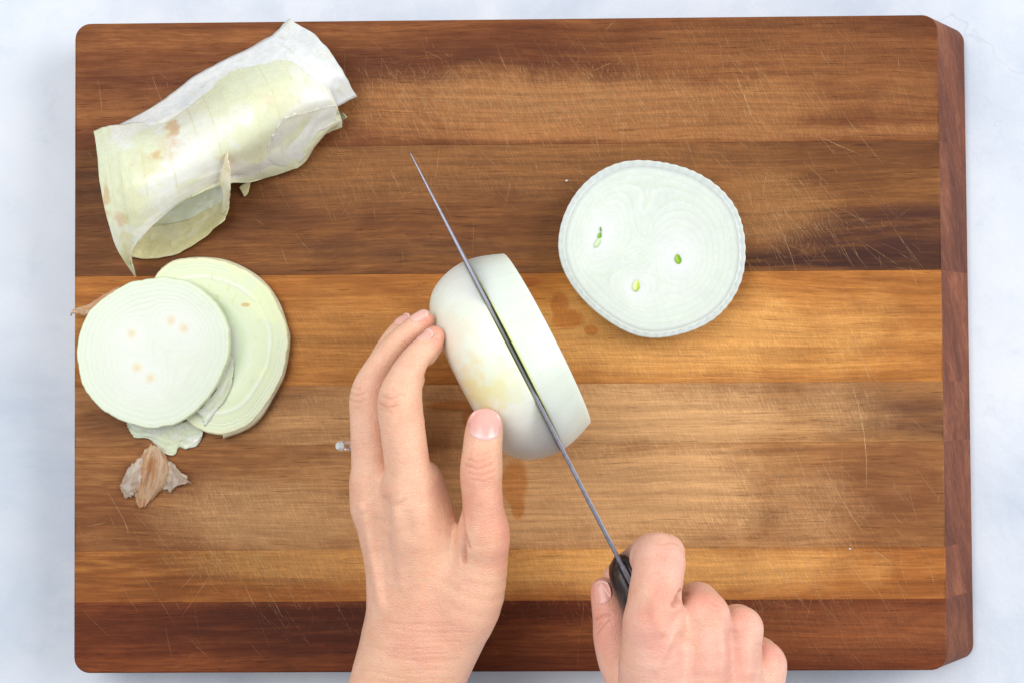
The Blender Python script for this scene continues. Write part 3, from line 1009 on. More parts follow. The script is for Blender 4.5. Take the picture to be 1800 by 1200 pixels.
# ------------------------------------------------------------------ the two cut-off ends at the left
def end_slice(name, label, out_px, zc, tilt, centers_px, stretch, depth, seed, colfn, rim_mat, n_scal):
    o2 = smooth_outline([P(x, y, zc)[:2] for x, y in out_px], 720)
    c = o2.mean(0)
    root = empty(name, (c[0], c[1], 0))
    tag(root, label, 'onion slice')
    NT_, NS = 480, 120
    th, R = radial(o2, c, NT_)
    jag = fbm(np.stack([np.cos(th) * 7, np.sin(th) * 7], -1), 4, seed) - 0.5
    R = R + jag * 1.4
    ph = np.arange(NT_) * 2 * math.pi / NT_ * n_scal + 6 * fbm(np.stack([np.cos(th) * 2, np.sin(th) * 2], -1), 3, seed + 2)
    s = np.concatenate([np.linspace(0, 0.88, NS - 40, endpoint=False), np.linspace(0.88, 1, 40)])
    T, S = np.meshgrid(np.arange(NT_), s, indexing='ij')
    X = c[0] + R[T] * S * np.cos(th[T])
    Y = c[1] + R[T] * S * np.sin(th[T])
    cen = [P(x, y, zc)[:2] for x, y in centers_px]
    f = ring_field(X, Y, S, cen, stretch)
    g = f / f[:, -1][:, None]
    w = sstep(S, 0.4, 0.9)
    fld = g * (1 - w) + S * w + 0.012 * (fbm(np.stack([X * 0.12, Y * 0.12], -1), 3, seed + 3) - 0.5)
    col, relief = colfn(X, Y, S, fld, g, ph[T], T)
    Z = zc + tilt[0] * (X - c[0]) + tilt[1] * (Y - c[1]) + relief + 0.5 * (fbm(np.stack([X * 0.05, Y * 0.05], -1), 3, seed + 5) - 0.5)
    Z = Z - 0.8 * sstep(S, 0.985, 1.0)
    V = np.stack([X, Y, Z], -1)
    prof = [(1.004, 0.10), (0.995, 0.3), (0.93, 0.62), (0.78, 0.88), (0.55, 1.0)]
    W = np.stack([np.stack([c[0] + R * q * np.cos(th), c[1] + R * q * np.sin(th), Z[:, -1] - np.minimum(depth * dd, Z[:, -1] - 0.5)], -1) for q, dd in prof], 1)
    W = np.concatenate([W, np.tile(np.array([c[0], c[1], max(0.4, zc - depth)]), (NT_, 1, 1))], 1)
    V = np.concatenate([V, W], 1)
    C = np.concatenate([col, np.repeat(col[:, -1:], 6, 1)], 1)
    m2 = NS + 6
    A, B = np.meshgrid(np.arange(NT_), np.arange(m2 - 1), indexing='ij')
    idx = lambda a, b: (a % NT_) * m2 + b
    F = np.stack([idx(A, B), idx(A, B + 1), idx(A + 1, B + 1), idx(A + 1, B)], -1).reshape(-1, 4)
    new_mesh('flesh', V.reshape(-1, 3), F, MAT_CUT, root, cols=C.reshape(-1, 3))
    return root


def rear_cols(X, Y, S, fld, g, ph, T):
    pale, grn, white = np.array([0.655, 0.72, 0.50]), np.array([0.53, 0.645, 0.39]), np.array([0.70, 0.735, 0.64])
    col = white + (pale - white) * sstep(fld, 0.50, 0.62)[..., None]
    band = np.exp(-((fld - 0.50) / 0.07) ** 2)
    col = col + (grn - col) * (band * 0.75)[..., None]
    edge2 = np.exp(-((fld - 0.77) / 0.02) ** 2)
    col = col + (white * 1.02 - col) * (edge2 * 0.8)[..., None]
    ln = np.zeros_like(S)
    for L in (0.22, 0.33, 0.58, 0.885, 0.92):
        ln = np.maximum(ln, np.exp(-((fld - L + 0.004 * np.cos(ph)) / 0.006) ** 2))
    col = col + (white - col) * (ln * 0.6)[..., None]
    # short radial green dashes
    a = (T * 0.35) % 1.0
    d = vnoise(np.stack([T * 0.22, S * 9], -1), 41)
    col = col + (np.array([0.50, 0.62, 0.22]) - col) * ((0.6 * sstep(d, 0.88, 0.95) * sstep(fld, 0.5, 0.6) * (1 - sstep(fld, 0.8, 0.86))) * 0.8)[..., None]
    rim = sstep(fld, 0.955, 0.965)
    col = col + (np.array([0.78, 0.70, 0.46]) - col) * (rim * 0.45)[..., None]
    patch = sstep(fbm(np.stack([X * 0.05, Y * 0.05], -1), 3, 44), 0.52, 0.66)
    col = col + (np.array([0.74, 0.80, 0.44]) - col) * (patch * 0.45 * sstep(fld, 0.6, 0.75))[..., None]
    q = np.sqrt(((X - P(428, 535, 12)[0]) / 2.6) ** 2 + ((Y - P(428, 535, 12)[1]) / 1.2) ** 2)
    col = col + (np.array([0.60, 0.42, 0.14]) - col) * (1 - sstep(q, 0.6, 1.1))[..., None]
    relief = -0.6 * np.exp(-((fld - 0.50) / 0.10) ** 2) + 0.15 * edge2 - 0.06 * ln
    return col, relief


rear = end_slice('onion_end_slice', 'pale green onion end with tan papery rim, half hidden under the other end', [
    (262, 600), (268, 540), (266, 486), (278, 470), (310, 458), (350, 454), (390, 458), (430, 474), (462, 498), (486, 530), (502, 570), (507, 598), (498, 654), (482, 686),
    (456, 730), (430, 750), (390, 764), (366, 758), (330, 740), (290, 690)], 7.0, (0.0, 0.0), [(350, 612)], [(1.2, 1.15)], 6.6, 3, rear_cols, None, 60)
rear['group'] = 'cut off onion ends'
# papery outermost skin clinging round the rear end
rim_px = [(284, 474), (318, 459), (352, 455), (392, 459), (432, 475), (464, 499), (488, 531), (503, 571), (508, 600), (500, 654), (484, 688), (459, 730), (432, 752), (392, 768)]
ctr = np.array([378, 610])
rows = []
for k, (x, y) in enumerate(rim_px):
    d = np.array([x, y]) - ctr
    d = d / np.linalg.norm(d)
    wob = 2.0 * (vnoise(np.array([[k * 0.9, 3.0]]), 5)[0] - 0.3)
    rows.append([(x - 9 * d[0], y - 9 * d[1], 6.4), (x - 2 * d[0], y - 2 * d[1], 6.0), (x + (2 + wob) * d[0], y + (2 + wob) * d[1], 4.5), (x + (1 + wob) * d[0], y + (1 + wob) * d[1], 2.0)])
sheet('papery_skin', rows, MAT_PEEL, rear, peel_col(np.array([0.74, 0.66, 0.42]), np.array([0.80, 0.76, 0.56]), 0.6, 40, 22), 180, 10, 0.3, 0.7, 0.25, 21, ragv=(0.5, 0.8))


def front_cols(X, Y, S, fld, g, ph, T):
    base, white, grn = np.array([0.635, 0.69, 0.585]), np.array([0.705, 0.725, 0.695]), np.array([0.53, 0.615, 0.45])
    core = np.exp(-(g / 0.6) ** 2)
    col = base + (white - base) * core[..., None]
    line = np.zeros_like(S)
    gr = np.zeros_like(S)
    for k, L in enumerate((0.20, 0.30, 0.40, 0.49, 0.57, 0.65, 0.72, 0.79, 0.86, 0.92)):
        d = fld - L + 0.0035 * np.cos(ph + k)
        line = np.maximum(line, np.exp(-(d / 0.006) ** 2) * (0.4 + 0.6 * vnoise(np.stack([X * 0.15, Y * 0.15], -1), k + 60)))
        gr = np.maximum(gr, np.exp(-((d - 0.02) / 0.016) ** 2))
    col = col + (grn - col) * (gr * 0.34 * (1 - core * 0.85))[..., None]
    col = col + (white * 1.02 - col) * (line * 0.6 * sstep(g, 0.1, 0.6))[..., None]
    col = col + (np.array([0.60, 0.70, 0.48]) - col) * (sstep(S, 0.93, 0.985) * 0.6)[..., None]
    for (px, py, r) in ((298, 563, 8), (321, 577, 8), (228, 586, 8), (238, 645, 8.5), (261, 664, 8)):
        c = P(px, py, 16.5)
        d = np.sqrt((X - c[0]) ** 2 + (Y - c[1]) ** 2) / (r / 3.55)
        col = col + (np.array([0.66, 0.54, 0.28]) - col) * (np.exp(-(d / 0.95) ** 2) * 0.75)[..., None]
    return col, 0.012 * np.sin(fld * 75) * sstep(S, 0.3, 0.6) - 0.04 * line * sstep(g, 0.15, 0.6)


front = end_slice('onion_end_slice', 'onion end with white ringed cut face up, resting on the papery rimmed end', [
    (134, 618), (140, 578), (154, 550), (190, 516), (230, 496), (270, 488), (310, 490), (350, 506), (382, 534), (398, 566), (405, 598), (400, 638), (382, 674),
    (350, 718), (310, 744), (270, 752), (230, 746), (190, 726), (162, 706), (140, 662)], 13.5, (0.022, 0.0), [(310, 570), (230, 590), (250, 655)],
    [(2.4, 1.4), (0.6, 1.1), (2.3, 1.4)], 12.6, 5, front_cols, None, 64)
front['group'] = 'cut off onion ends'
zs = lambda rows, k, f=0.0: [[(x, y, 7.4 + (z - 12) * 0.38 if f else z * k) for (x, y, z) in r] for r in rows]
mem_c = peel_col(np.array([0.80, 0.90, 0.64]), np.array([0.90, 0.93, 0.82]), 0.2, 9, 33)
sheet('torn_membrane', zs([
    [(399, 622, 15), (406, 624, 13), (408, 626, 11)],
    [(396, 640, 14), (406, 642, 12.5), (412, 642, 11.5)],
    [(384, 674, 18), (398, 680, 15), (403, 688, 12.4)],
    [(362, 706, 18), (376, 712, 15), (380, 722, 12.2)],
    [(345, 724, 17), (356, 734, 13), (358, 748, 12)]], 0.72, 3.0), MAT_PEEL, front, mem_c, 60, 20, 0.4, 1.6, 0.4, 31)
sheet('torn_membrane', zs([
    [(222, 740, 15), (226, 748, 12), (226, 752, 8)],
    [(240, 745, 15), (240, 758, 9), (236, 766, 5)],
    [(266, 750, 15), (268, 765, 8), (266, 772, 4)],
    [(285, 750, 15), (290, 772, 7), (284, 793, 2)],
    [(302, 746, 15), (306, 775, 6), (306, 801, 1.5)],
    [(316, 742, 15), (318, 766, 7), (315, 784, 2.5)],
    [(332, 736, 15), (334, 764, 7), (330, 788, 2)],
    [(346, 728, 15), (352, 758, 8), (347, 782, 2.5)],
    [(354, 720, 15), (358, 738, 10), (356, 752, 9)]], 0.38), MAT_PEEL, front, mem_c, 90, 36, 0.5, 2.2, 0.6, 33)
dry = peel_col(np.array([0.74, 0.42, 0.22]), np.array([0.82, 0.60, 0.42]), 0.8, 12, 51)
sheet('dry_neck_skin', [
    [(256, 788, 3), (240, 815, 4), (234, 850, 3), (240, 884, 1.5)],
    [(264, 782, 5), (256, 816, 7), (248, 856, 4.5), (247, 892, 2)],
    [(271, 783, 6), (270, 815, 4), (262, 852, 3), (254, 890, 1.5)],
    [(279, 787, 5), (283, 812, 6), (276, 848, 5), (261, 882, 2)],
    [(288, 795, 3), (300, 820, 3), (290, 852, 2), (268, 876, 1)]], MAT_DRY, front, dry, 60, 50, 0.25, 1.6, 0.7, 41)
dry2 = peel_col(np.array([0.66, 0.52, 0.42]), np.array([0.80, 0.70, 0.62]), 0.6, 8, 55)
sheet('dry_neck_skin', [
    [(284, 806, 3), (282, 830, 3), (278, 856, 2)],
    [(300, 810, 4), (300, 832, 3), (294, 862, 1.5)],
    [(316, 826, 4), (312, 842, 3), (300, 866, 1.5)],
    [(336, 848, 4), (326, 850, 3), (304, 852, 2)]], MAT_DRY, front, dry2, 30, 24, 0.25, 1.6, 0.8, 43)
sheet('dry_neck_skin', [
    [(252, 800, 5), (236, 812, 5), (226, 820, 3)],
    [(250, 822, 6), (230, 832, 5), (214, 846, 3)],
    [(246, 848, 5), (230, 856, 4), (210, 858, 2)],
    [(240, 862, 3), (234, 870, 3), (224, 876, 1.5)]], MAT_DRY, front, dry2, 30, 24, 0.25, 1.8, 0.8, 45)
sheet('dry_neck_skin', [
    [(212, 502, 13), (196, 510, 13), (182, 520, 11)],
    [(182, 530, 13), (166, 535, 11), (152, 536, 9)],
    [(160, 548, 12), (146, 545, 9), (132, 542, 7)],
    [(150, 556, 9), (138, 552, 7), (123, 552, 5)]], MAT_DRY, front, dry, 40, 16, 0.3, 1.8, 0.6, 47)

# ------------------------------------------------------------------ the onion being cut
KU = np.array([0.457, 0.889])       # knife direction in the picture (tip to handle)
KN = np.array([0.889, -0.457])      # across it


def un(u, n):
    return KU * u + KN * n


ZC = 49.0
c_px = un(967, 519)
OC = P(c_px[0], c_px[1], ZC)
d1 = P(*un(967, 560), ZC) - OC
AX = d1 / np.linalg.norm(d1)                      # axis of the onion, horizontal, pointing right
TU = np.array([AX[1], -AX[0], 0.0])               # along the knife, towards the handle
UPV = np.array([0, 0, 1.0])
SP = mmpp(ZC)
onion = empty('onion', (OC[0], OC[1], 0))
tag(onion, 'peeled white onion on its side, held and partly cut by the knife', 'onion')


def revolve(name, prof, lean, colfn, mat, na=600):
    """prof: (n_px, r_px) along the onion axis about its centre line"""
    pr = np.array(prof, float)
    n = len(pr)
    ang = np.linspace(0, 2 * math.pi, na, endpoint=False)
    A, K = np.meshgrid(ang, np.arange(n), indexing='ij')
    r = pr[K, 1] * SP
    ax = (pr[K, 0] - 519) * SP
    # slightly uneven roundness
    un_ = 1 + 0.012 * np.sin(2 * A + 0.7) + 0.008 * np.sin(3 * A + 2)
    r = r * un_
    t = r * np.cos(A)
    z = r * np.sin(A)
    # meridian ridges
    z0 = z + ZC
    if lean:
        a = math.radians(lean)
        p0 = 62.0
        ax2 = ax * math.cos(a) + (z0 - p0) * math.sin(a)
        z2 = p0 + (z0 - p0) * math.cos(a) - ax * math.sin(a)
        ax, z0 = ax2, z2
    V = OC * np.array([1, 1, 0]) + ax[..., None] * AX + t[..., None] * TU + z0[..., None] * UPV
    V[..., 2] = np.maximum(V[..., 2], 0.2)
    C = colfn(A, pr[K, 0], pr[K, 1], V)
    I, J = np.meshgrid(np.arange(na), np.arange(n - 1), indexing='ij')
    idx = lambda a, b: (a % na) * n + b
    F = np.stack([idx(I, J), idx(I, J + 1), idx(I + 1, J + 1), idx(I + 1, J)], -1).reshape(-1, 4)
    return new_mesh(name, V.reshape(-1, 3), F, mat, onion, cols=C.reshape(-1, 3))


def dense(prof, n):
    return [tuple(q) for q in catmull(prof, n)]


def veins(c, A, n):
    # thin meridian lines, each wandering a little and fading in and out
    a = A * 15.0 + 0.5 * fbm(np.stack([A * 4, n * 0.02], -1), 3, 77)
    cell = np.floor(a)
    f = np.abs(a - cell - 0.5)
    k = vnoise(np.stack([cell * 1.7, n * 0.012], -1), 79)
    ln = np.exp(-(f / 0.05) ** 2) * sstep(k, 0.35, 0.8)
    return c * (1 - 0.08 * ln)[..., None] * np.array([1, 1.0, 0.97]) ** ln[..., None]


def body_col(A, n, r, V):
    base = np.array([0.83, 0.845, 0.775])
    ve = fbm(np.stack([A * 16, n * 0.01], -1), 3, 71)
    c = base * (0.96 + 0.07 * ve)[..., None]
    c = veins(c, A, n)
    g = fbm(np.stack([A * 2.0, n * 0.012], -1), 3, 73)
    c = c + (np.array([0.76, 0.82, 0.66]) - c) * (sstep(g, 0.45, 0.7) * 0.5)[..., None]
    c = spots(0, 0, V, [(848, 690, 46, 40, np.array([0.80, 0.70, 0.26]), 0.55), (826, 668, 36, 50, np.array([0.84, 0.66, 0.30]), 0.40), (880, 680, 50, 50, np.array([0.80, 0.80, 0.50]), 0.4),
                        (800, 590, 40, 60, np.array([0.84, 0.72, 0.56]), 0.45)], c)  # pinkish bounce light from the fingers, painted into the flesh colour
    inner = (n > 514)
    ring = 0.5 + 0.5 * np.sin(r * 0.42)
    ic = np.array([0.80, 0.86, 0.48]) * (0.85 + 0.2 * ring)[..., None]
    return np.where(inner[..., None], ic, c)


def slice_col(A, n, r, V):
    base = np.array([0.69, 0.745, 0.68])
    ve = fbm(np.stack([A * 16, n * 0.01], -1), 3, 75)
    c = base * (0.95 + 0.08 * ve)[..., None]
    c = veins(c, A, n)
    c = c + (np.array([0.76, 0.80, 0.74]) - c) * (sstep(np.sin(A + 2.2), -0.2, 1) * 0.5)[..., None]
    inner = n < 523
    ring = 0.5 + 0.5 * np.sin(r * 0.42 + 1)
    ic = np.array([0.80, 0.86, 0.46]) * (0.8 + 0.25 * ring)[..., None]
    return np.where(inner[..., None], ic, c)


left_prof = dense([(411, 0.5), (412, 50), (415, 100), (422, 134), (436, 157), (456, 172), (480, 181), (500, 184.5), (513, 185)], 60) + \
    [(514.4, 184.2), (515.2, 183.2), (515.6, 181.5)] + [(515.7, q) for q in np.linspace(178, 0.5, 60)]
revolve('rounded_half', left_prof, 0.0, body_col, MAT_ONION)
right_prof = [(519.5, q) for q in np.linspace(0.5, 180, 60)] + [(519.8, 182.0), (520.4, 183.6), (521.4, 184.4)] + dense([(523, 184.6), (542, 181), (564, 174), (583, 166.5)], 30) + \
    [(585.0, 165.5), (585.8, 164)] + [(586, q) for q in np.linspace(160, 0.5, 40)]
revolve('part_cut_slice', right_prof, 2.7, slice_col, MAT_ONION)

# ------------------------------------------------------------------ knife
SPZ = 92.5          # height of the spine
tip = un(569, 518.5)
heel = un(1392, 518.5)
PT, PH = P(tip[0], tip[1], SPZ - 8), P(heel[0], heel[1], SPZ)
KD = (PH - PT) * np.array([1, 1, 0])
KL = np.linalg.norm(KD)
KD = KD / KL
KS = np.array([-KD[1], KD[0], 0])       # sideways
if KS @ AX < 0:
    KS = -KS
knife = empty('chef_knife', (PH[0], PH[1], SPZ - 14))
tag(knife, 'steel kitchen knife with dark wooden handle cutting down through the onion', 'knife')
rows = 90
V, F = [], []
for i in range(rows + 1):
    t = i / rows * KL
    # spine height drops towards the tip, the edge curves up to it
    sp = SPZ - 8.0 * max(0, 1 - t / 95.0) ** 1.8
    ed = SPZ - 46.0 + 38.0 * max(0, 1 - t / 120.0) ** 2.3
    ed = min(ed, sp - 0.3)
    if t > KL - 9:
        ed = SPZ - 46 + (t - KL + 9) * 2.6
    w = (0.35 + 0.72 * min(1, t / 60.0) ** 0.7 + 0.10 * min(1, t / KL))
    w *= 0.82
    base = PT * np.array([1, 1, 0]) + KD * t
    for (zz, ww) in ((sp, w * 0.55), (sp - 0.35, w), (sp * 0.5 + ed * 0.5, w * 0.62), (ed + 0.6, 0.22), (ed, 0.03), (ed + 0.6, -0.22), (sp * 0.5 + ed * 0.5, -w * 0.62), (sp - 0.35, -w), (sp, -w * 0.55)):
        V.append(base + KS * ww + UPV * zz)
for i in range(rows):
    for k in range(9):
        a, b = i * 9 + k, i * 9 + (k + 1) % 9
        F.append((a, a + 9, b + 9, b))
F.append(tuple(range(9)))
F.append(tuple(reversed(range(rows * 9, rows * 9 + 9))))
new_mesh('blade', V, F, MAT_STEEL, knife, smooth=False)


def handle_half(side):
    """one wooden scale beside the tang, rounded at its front"""
    V, F = [], []
    L, n, m = 118.0, 46, 20
    u0 = P(*un(1374, 518.5), SPZ)
    for i in range(n + 1):
        t = i / n
        d = t * L
        fr = min(1, (d / 15.0)) 
        fr = math.sqrt(max(0.0, 1 - (1 - fr) ** 2))
        bk = min(1, ((L - d) / 8.0))
        bk = math.sqrt(max(0.0, 1 - (1 - bk) ** 2))
        wid = 7.6 * (0.06 + 0.94 * fr) * (0.3 + 0.7 * bk)
        hgt = 13.0 * (0.40 + 0.60 * fr) * (0.4 + 0.6 * bk) + 2.0 * math.sin(t * math.pi * 2) * fr
        zc = SPZ - 1.2 - 13.0 - 2.5 * t
        base = u0 * np.array([1, 1, 0]) + KD * d
        for k in range(m + 1):
            a = math.pi * (k / m) - math.pi / 2
            ca, sa = max(0.0, math.cos(a)), math.sin(a)
            V.append(base + KS * side * (1.12 + wid * ca ** 0.75) + UPV * (zc + hgt * np.sign(sa) * abs(sa) ** 0.8))
    M = m + 1
    for i in range(n):
        for k in range(m):
            F.append((i * M + k, i * M + k + 1, (i + 1) * M + k + 1, (i + 1) * M + k))
        F.append((i * M + m, i * M, (i + 1) * M, (i + 1) * M + m))
    F.append(tuple(range(M)))
    F.append(tuple(reversed(range(n * M, n * M + M))))
    o = new_mesh('handle_scale', V, F, MAT_HANDLE, knife)
    return o


handle_half(1)
handle_half(-1)
V = []
u0 = P(*un(1385, 518.5), SPZ)
for d, zt_, zb_ in ((0, SPZ, SPZ - 27), (116, SPZ - 3.5, SPZ - 29)):
    for s in (-1.05, 1.05):
        for zz in (zt_ - 0.15, zb_):
            V.append(u0 * np.array([1, 1, 0]) + KD * d + KS * s + UPV * zz)
new_mesh('tang', V, [(0, 1, 3, 2), (4, 6, 7, 5), (0, 4, 5, 1), (2, 3, 7, 6), (0, 2, 6, 4), (1, 5, 7, 3)], MAT_STEEL, knife, smooth=False)

# ------------------------------------------------------------------ hands (one continuous surface each)
def smin(a, b, k):
    h = np.clip(0.5 + 0.5 * (b - a) / k, 0, 1)
    return b + (a - b) * h - k * h * (1 - h)


class Hand:
    def __init__(self, vox, dz=0.0):
        self.vox, self.dz = vox, dz
        self.palm, self.fingers = [], []

    def chain(self, pts, sub=5):
        """pts: (px, py, z, r_px) -> dense list of (x, y, z, r) in mm"""
        q = []
        for (px, py, z, r) in pts:
            z = z + self.dz
            p = P(px, py, z)
            q.append([p[0], p[1], p[2], r * mmpp(z)])
        return catmull(q, (len(q) - 1) * sub + 1)

    def add_palm(self, pts, k=7.0, sub=4):
        self.palm.append((self.chain(pts, sub), k))

    def add_finger(self, pts, k=4.0, sub=6):
        self.fingers.append((self.chain(pts, sub), k))

    @staticmethod
    def d_chain(c, X):
        best = None
        for a, b in zip(c[:-1], c[1:]):
            ba = (b[:3] - a[:3]).astype(np.float32)
            pa = X - a[:3].astype(np.float32)
            t = np.clip(pa @ ba / max(float(ba @ ba), 1e-9), 0, 1)
            d = np.sqrt(((pa - t[..., None] * ba) ** 2).sum(-1)) - (a[3] + (b[3] - a[3]) * t)
            best = d if best is None else np.minimum(best, d)
        return best

    def sdf(self, X):
        X = np.asarray(X, np.float32)
        pd = None
        for c, k in self.palm:
            d = self.d_chain(c, X)
            pd = d if pd is None else smin(pd, d, k)
        out = pd
        for c, k in self.fingers:
            out = smin(out, smin(pd, self.d_chain(c, X), k), 0.7)
        return out

    def grid(self):
        allp = np.concatenate([c for c, k in self.palm + self.fingers])
        lo = (allp[:, :3] - allp[:, 3:4]).min(0) - 3
        hi = (allp[:, :3] + allp[:, 3:4]).max(0) + 3
        n = np.ceil((hi - lo) / self.vox).astype(int)
        self.lo = lo
        BIG = np.float32(50)
        ax = [np.float32(lo[i]) + np.arange(n[i], dtype=np.float32) * np.float32(self.vox) for i in range(3)]

        def local(c, margin):
            a = np.maximum(((c[:, :3] - c[:, 3:4]).min(0) - margin - lo) / self.vox, 0).astype(int)
            b = np.minimum(((c[:, :3] + c[:, 3:4]).max(0) + margin - lo) / self.vox + 1, n).astype(int)
            sl = tuple(slice(a[i], b[i]) for i in range(3))
            out = np.full(tuple(b - a), BIG, np.float32)
            # per segment only in its own neighbourhood
            for p, q in zip(c[:-1], c[1:]):
                r = max(p[3], q[3]) + margin
                s0 = np.maximum(((np.minimum(p[:3], q[:3]) - r - lo) / self.vox).astype(int), a)
                s1 = np.minimum(((np.maximum(p[:3], q[:3]) + r - lo) / self.vox + 1).astype(int), b)
                if (s1 <= s0).any():
                    continue
                X = np.stack(np.meshgrid(*[ax[i][s0[i]:s1[i]] for i in range(3)], indexing='ij'), -1)
                d = self.d_chain(np.stack([p, q]), X)
                s = tuple(slice(s0[i] - a[i], s1[i] - a[i]) for i in range(3))
                out[s] = np.minimum(out[s], d)
            return sl, out

        PD = np.full(tuple(n), BIG, np.float32)
        for c, k in self.palm:
            sl, d = local(c, k + 3)
            PD[sl] = smin(PD[sl], d, k)
        D = PD.copy()
        for c, k in self.fingers:
            sl, d = local(c, k + 3)
            D[sl] = smin(D[sl], smin(PD[sl], d, k), 0.7)
        return D

    def mesh(self, smooth_it=4):
        D = self.grid()
        V, F = surface_nets(D, self.lo, self.vox)
        E = np.concatenate([F[:, [0, 1]], F[:, [1, 2]], F[:, [2, 3]], F[:, [3, 0]]])
        cnt = np.bincount(E[:, 0], minlength=len(V)) + np.bincount(E[:, 1], minlength=len(V))
        for it in range(smooth_it):
            acc = np.zeros_like(V)
            for a in range(3):
                acc[:, a] = np.bincount(E[:, 0], V[E[:, 1], a], len(V)) + np.bincount(E[:, 1], V[E[:, 0], a], len(V))
            V = V * 0.4 + 0.6 * acc / np.maximum(cnt, 1)[:, None]
        return V, F


def surface_nets(D, lo, h):
    ins = D < 0
    n = np.array(D.shape)
    c = [ins[i:n[0] - 1 + i, j:n[1] - 1 + j, k:n[2] - 1 + k] for i in (0, 1) for j in (0, 1) for k in (0, 1)]
    any_ = np.logical_or.reduce(c)
    all_ = np.logical_and.reduce(c)
    act = any_ & ~all_
    I = np.argwhere(act)
    ids = np.full(act.shape, -1, np.int64)
    ids[act] = np.arange(len(I))
    acc = np.zeros((len(I), 3))
    cnt = np.zeros(len(I))
    corners = [(i, j, k) for i in (0, 1) for j in (0, 1) for k in (0, 1)]
    for a in range(8):
        for b in range(a + 1, 8):
            ca, cb = np.array(corners[a]), np.array(corners[b])
            if abs(ca - cb).sum() != 1:
                continue
            pa, pb = I + ca, I + cb
            da = D[pa[:, 0], pa[:, 1], pa[:, 2]].astype(float)
            db = D[pb[:, 0], pb[:, 1], pb[:, 2]].astype(float)
            x = (da < 0) != (db < 0)
            t = np.where(x, da / np.where(x, da - db, 1), 0)
            acc += np.where(x[:, None], ca + (cb - ca) * t[:, None], 0)
            cnt += x
    V = (I + acc / cnt[:, None]) * h + lo
    F = []
    for a in range(3):
        s0 = [slice(None)] * 3
        s1 = [slice(None)] * 3
        s0[a] = slice(0, n[a] - 1)
        s1[a] = slice(1, n[a])
        cr = np.argwhere(ins[tuple(s0)] != ins[tuple(s1)])
        b, c_ = (a + 1) % 3, (a + 2) % 3
        ok = (cr[:, b] > 0) & (cr[:, c_] > 0) & (cr[:, b] < n[b] - 1) & (cr[:, c_] < n[c_] - 1)
        cr = cr[ok]
        flip = ins[tuple(s0)][cr[:, 0], cr[:, 1], cr[:, 2]]
        q = []
        for (ob, oc) in ((1, 1), (0, 1), (0, 0), (1, 0)):
            k = cr.copy()
            k[:, b] -= ob
            k[:, c_] -= oc
            q.append(ids[k[:, 0], k[:, 1], k[:, 2]])
        q = np.stack(q, 1)
        q[~flip] = q[~flip][:, ::-1]
        F.append(q)
    return V, np.concatenate(F)


def vertex_normals(V, F):
    n = np.cross(V[F[:, 2]] - V[F[:, 0]], V[F[:, 3]] - V[F[:, 1]])
    N = np.zeros_like(V)
    for k in range(4):
        for a in range(3):
            N[:, a] += np.bincount(F[:, k], n[:, a], len(V))
    return N / np.maximum(np.linalg.norm(N, axis=1, keepdims=True), 1e-9)


def poly_dist(Q, pts):
    best = np.full(len(Q), 1e9)
    for a, b in zip(pts[:-1], pts[1:]):
        a, b = np.array(a, float), np.array(b, float)
        ba = b - a
        t = np.clip((Q - a) @ ba / (ba @ ba), 0, 1)
        best = np.minimum(best, np.linalg.norm(Q - a - t[:, None] * ba, axis=1))
    return best


def finish_hand(hand, label, base, flush, lines, zmin_clip, ptint):
    V, F = hand.mesh()
    N = vertex_normals(V, F)
    Q = to_px(V)
    disp = np.zeros(len(V))
    shade = np.zeros(len(V))
    facing = sstep(N[:, 2], 0.0, 0.3)
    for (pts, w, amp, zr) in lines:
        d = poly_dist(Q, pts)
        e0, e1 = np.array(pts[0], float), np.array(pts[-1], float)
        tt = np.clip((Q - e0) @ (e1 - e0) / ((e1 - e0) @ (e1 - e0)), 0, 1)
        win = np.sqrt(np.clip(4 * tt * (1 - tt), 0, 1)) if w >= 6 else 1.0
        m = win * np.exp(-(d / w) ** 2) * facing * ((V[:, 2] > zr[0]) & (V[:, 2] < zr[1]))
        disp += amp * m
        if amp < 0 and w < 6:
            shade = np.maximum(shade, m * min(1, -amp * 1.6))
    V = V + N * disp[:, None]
    skin = np.array(ptint)
    red = np.array([0.74, 0.25, 0.18])
    C = np.tile(skin, (len(V), 1))
    m0 = fbm(V * 0.06, 4, 5)
    C = C + (np.array([0.74, 0.42, 0.24]) - C) * (sstep(m0, 0.45, 0.7) * 0.35)[:, None]
    jit = (fbm(V * 0.12, 3, 8) - 0.5) * 0.8
    for (px, py, z, r, k) in flush:
        p = P(px, py, z + hand.dz)
        d = np.linalg.norm(V - p, axis=1) / r + jit
        C = C + (red - C) * ((1 - sstep(d, 0.2, 1.1)) * min(1, k * 1.25))[:, None]
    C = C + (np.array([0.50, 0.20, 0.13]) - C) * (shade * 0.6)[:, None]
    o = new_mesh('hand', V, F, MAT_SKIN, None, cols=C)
    center_origin(o, base)
    tag(o, label, 'hand')
    return o


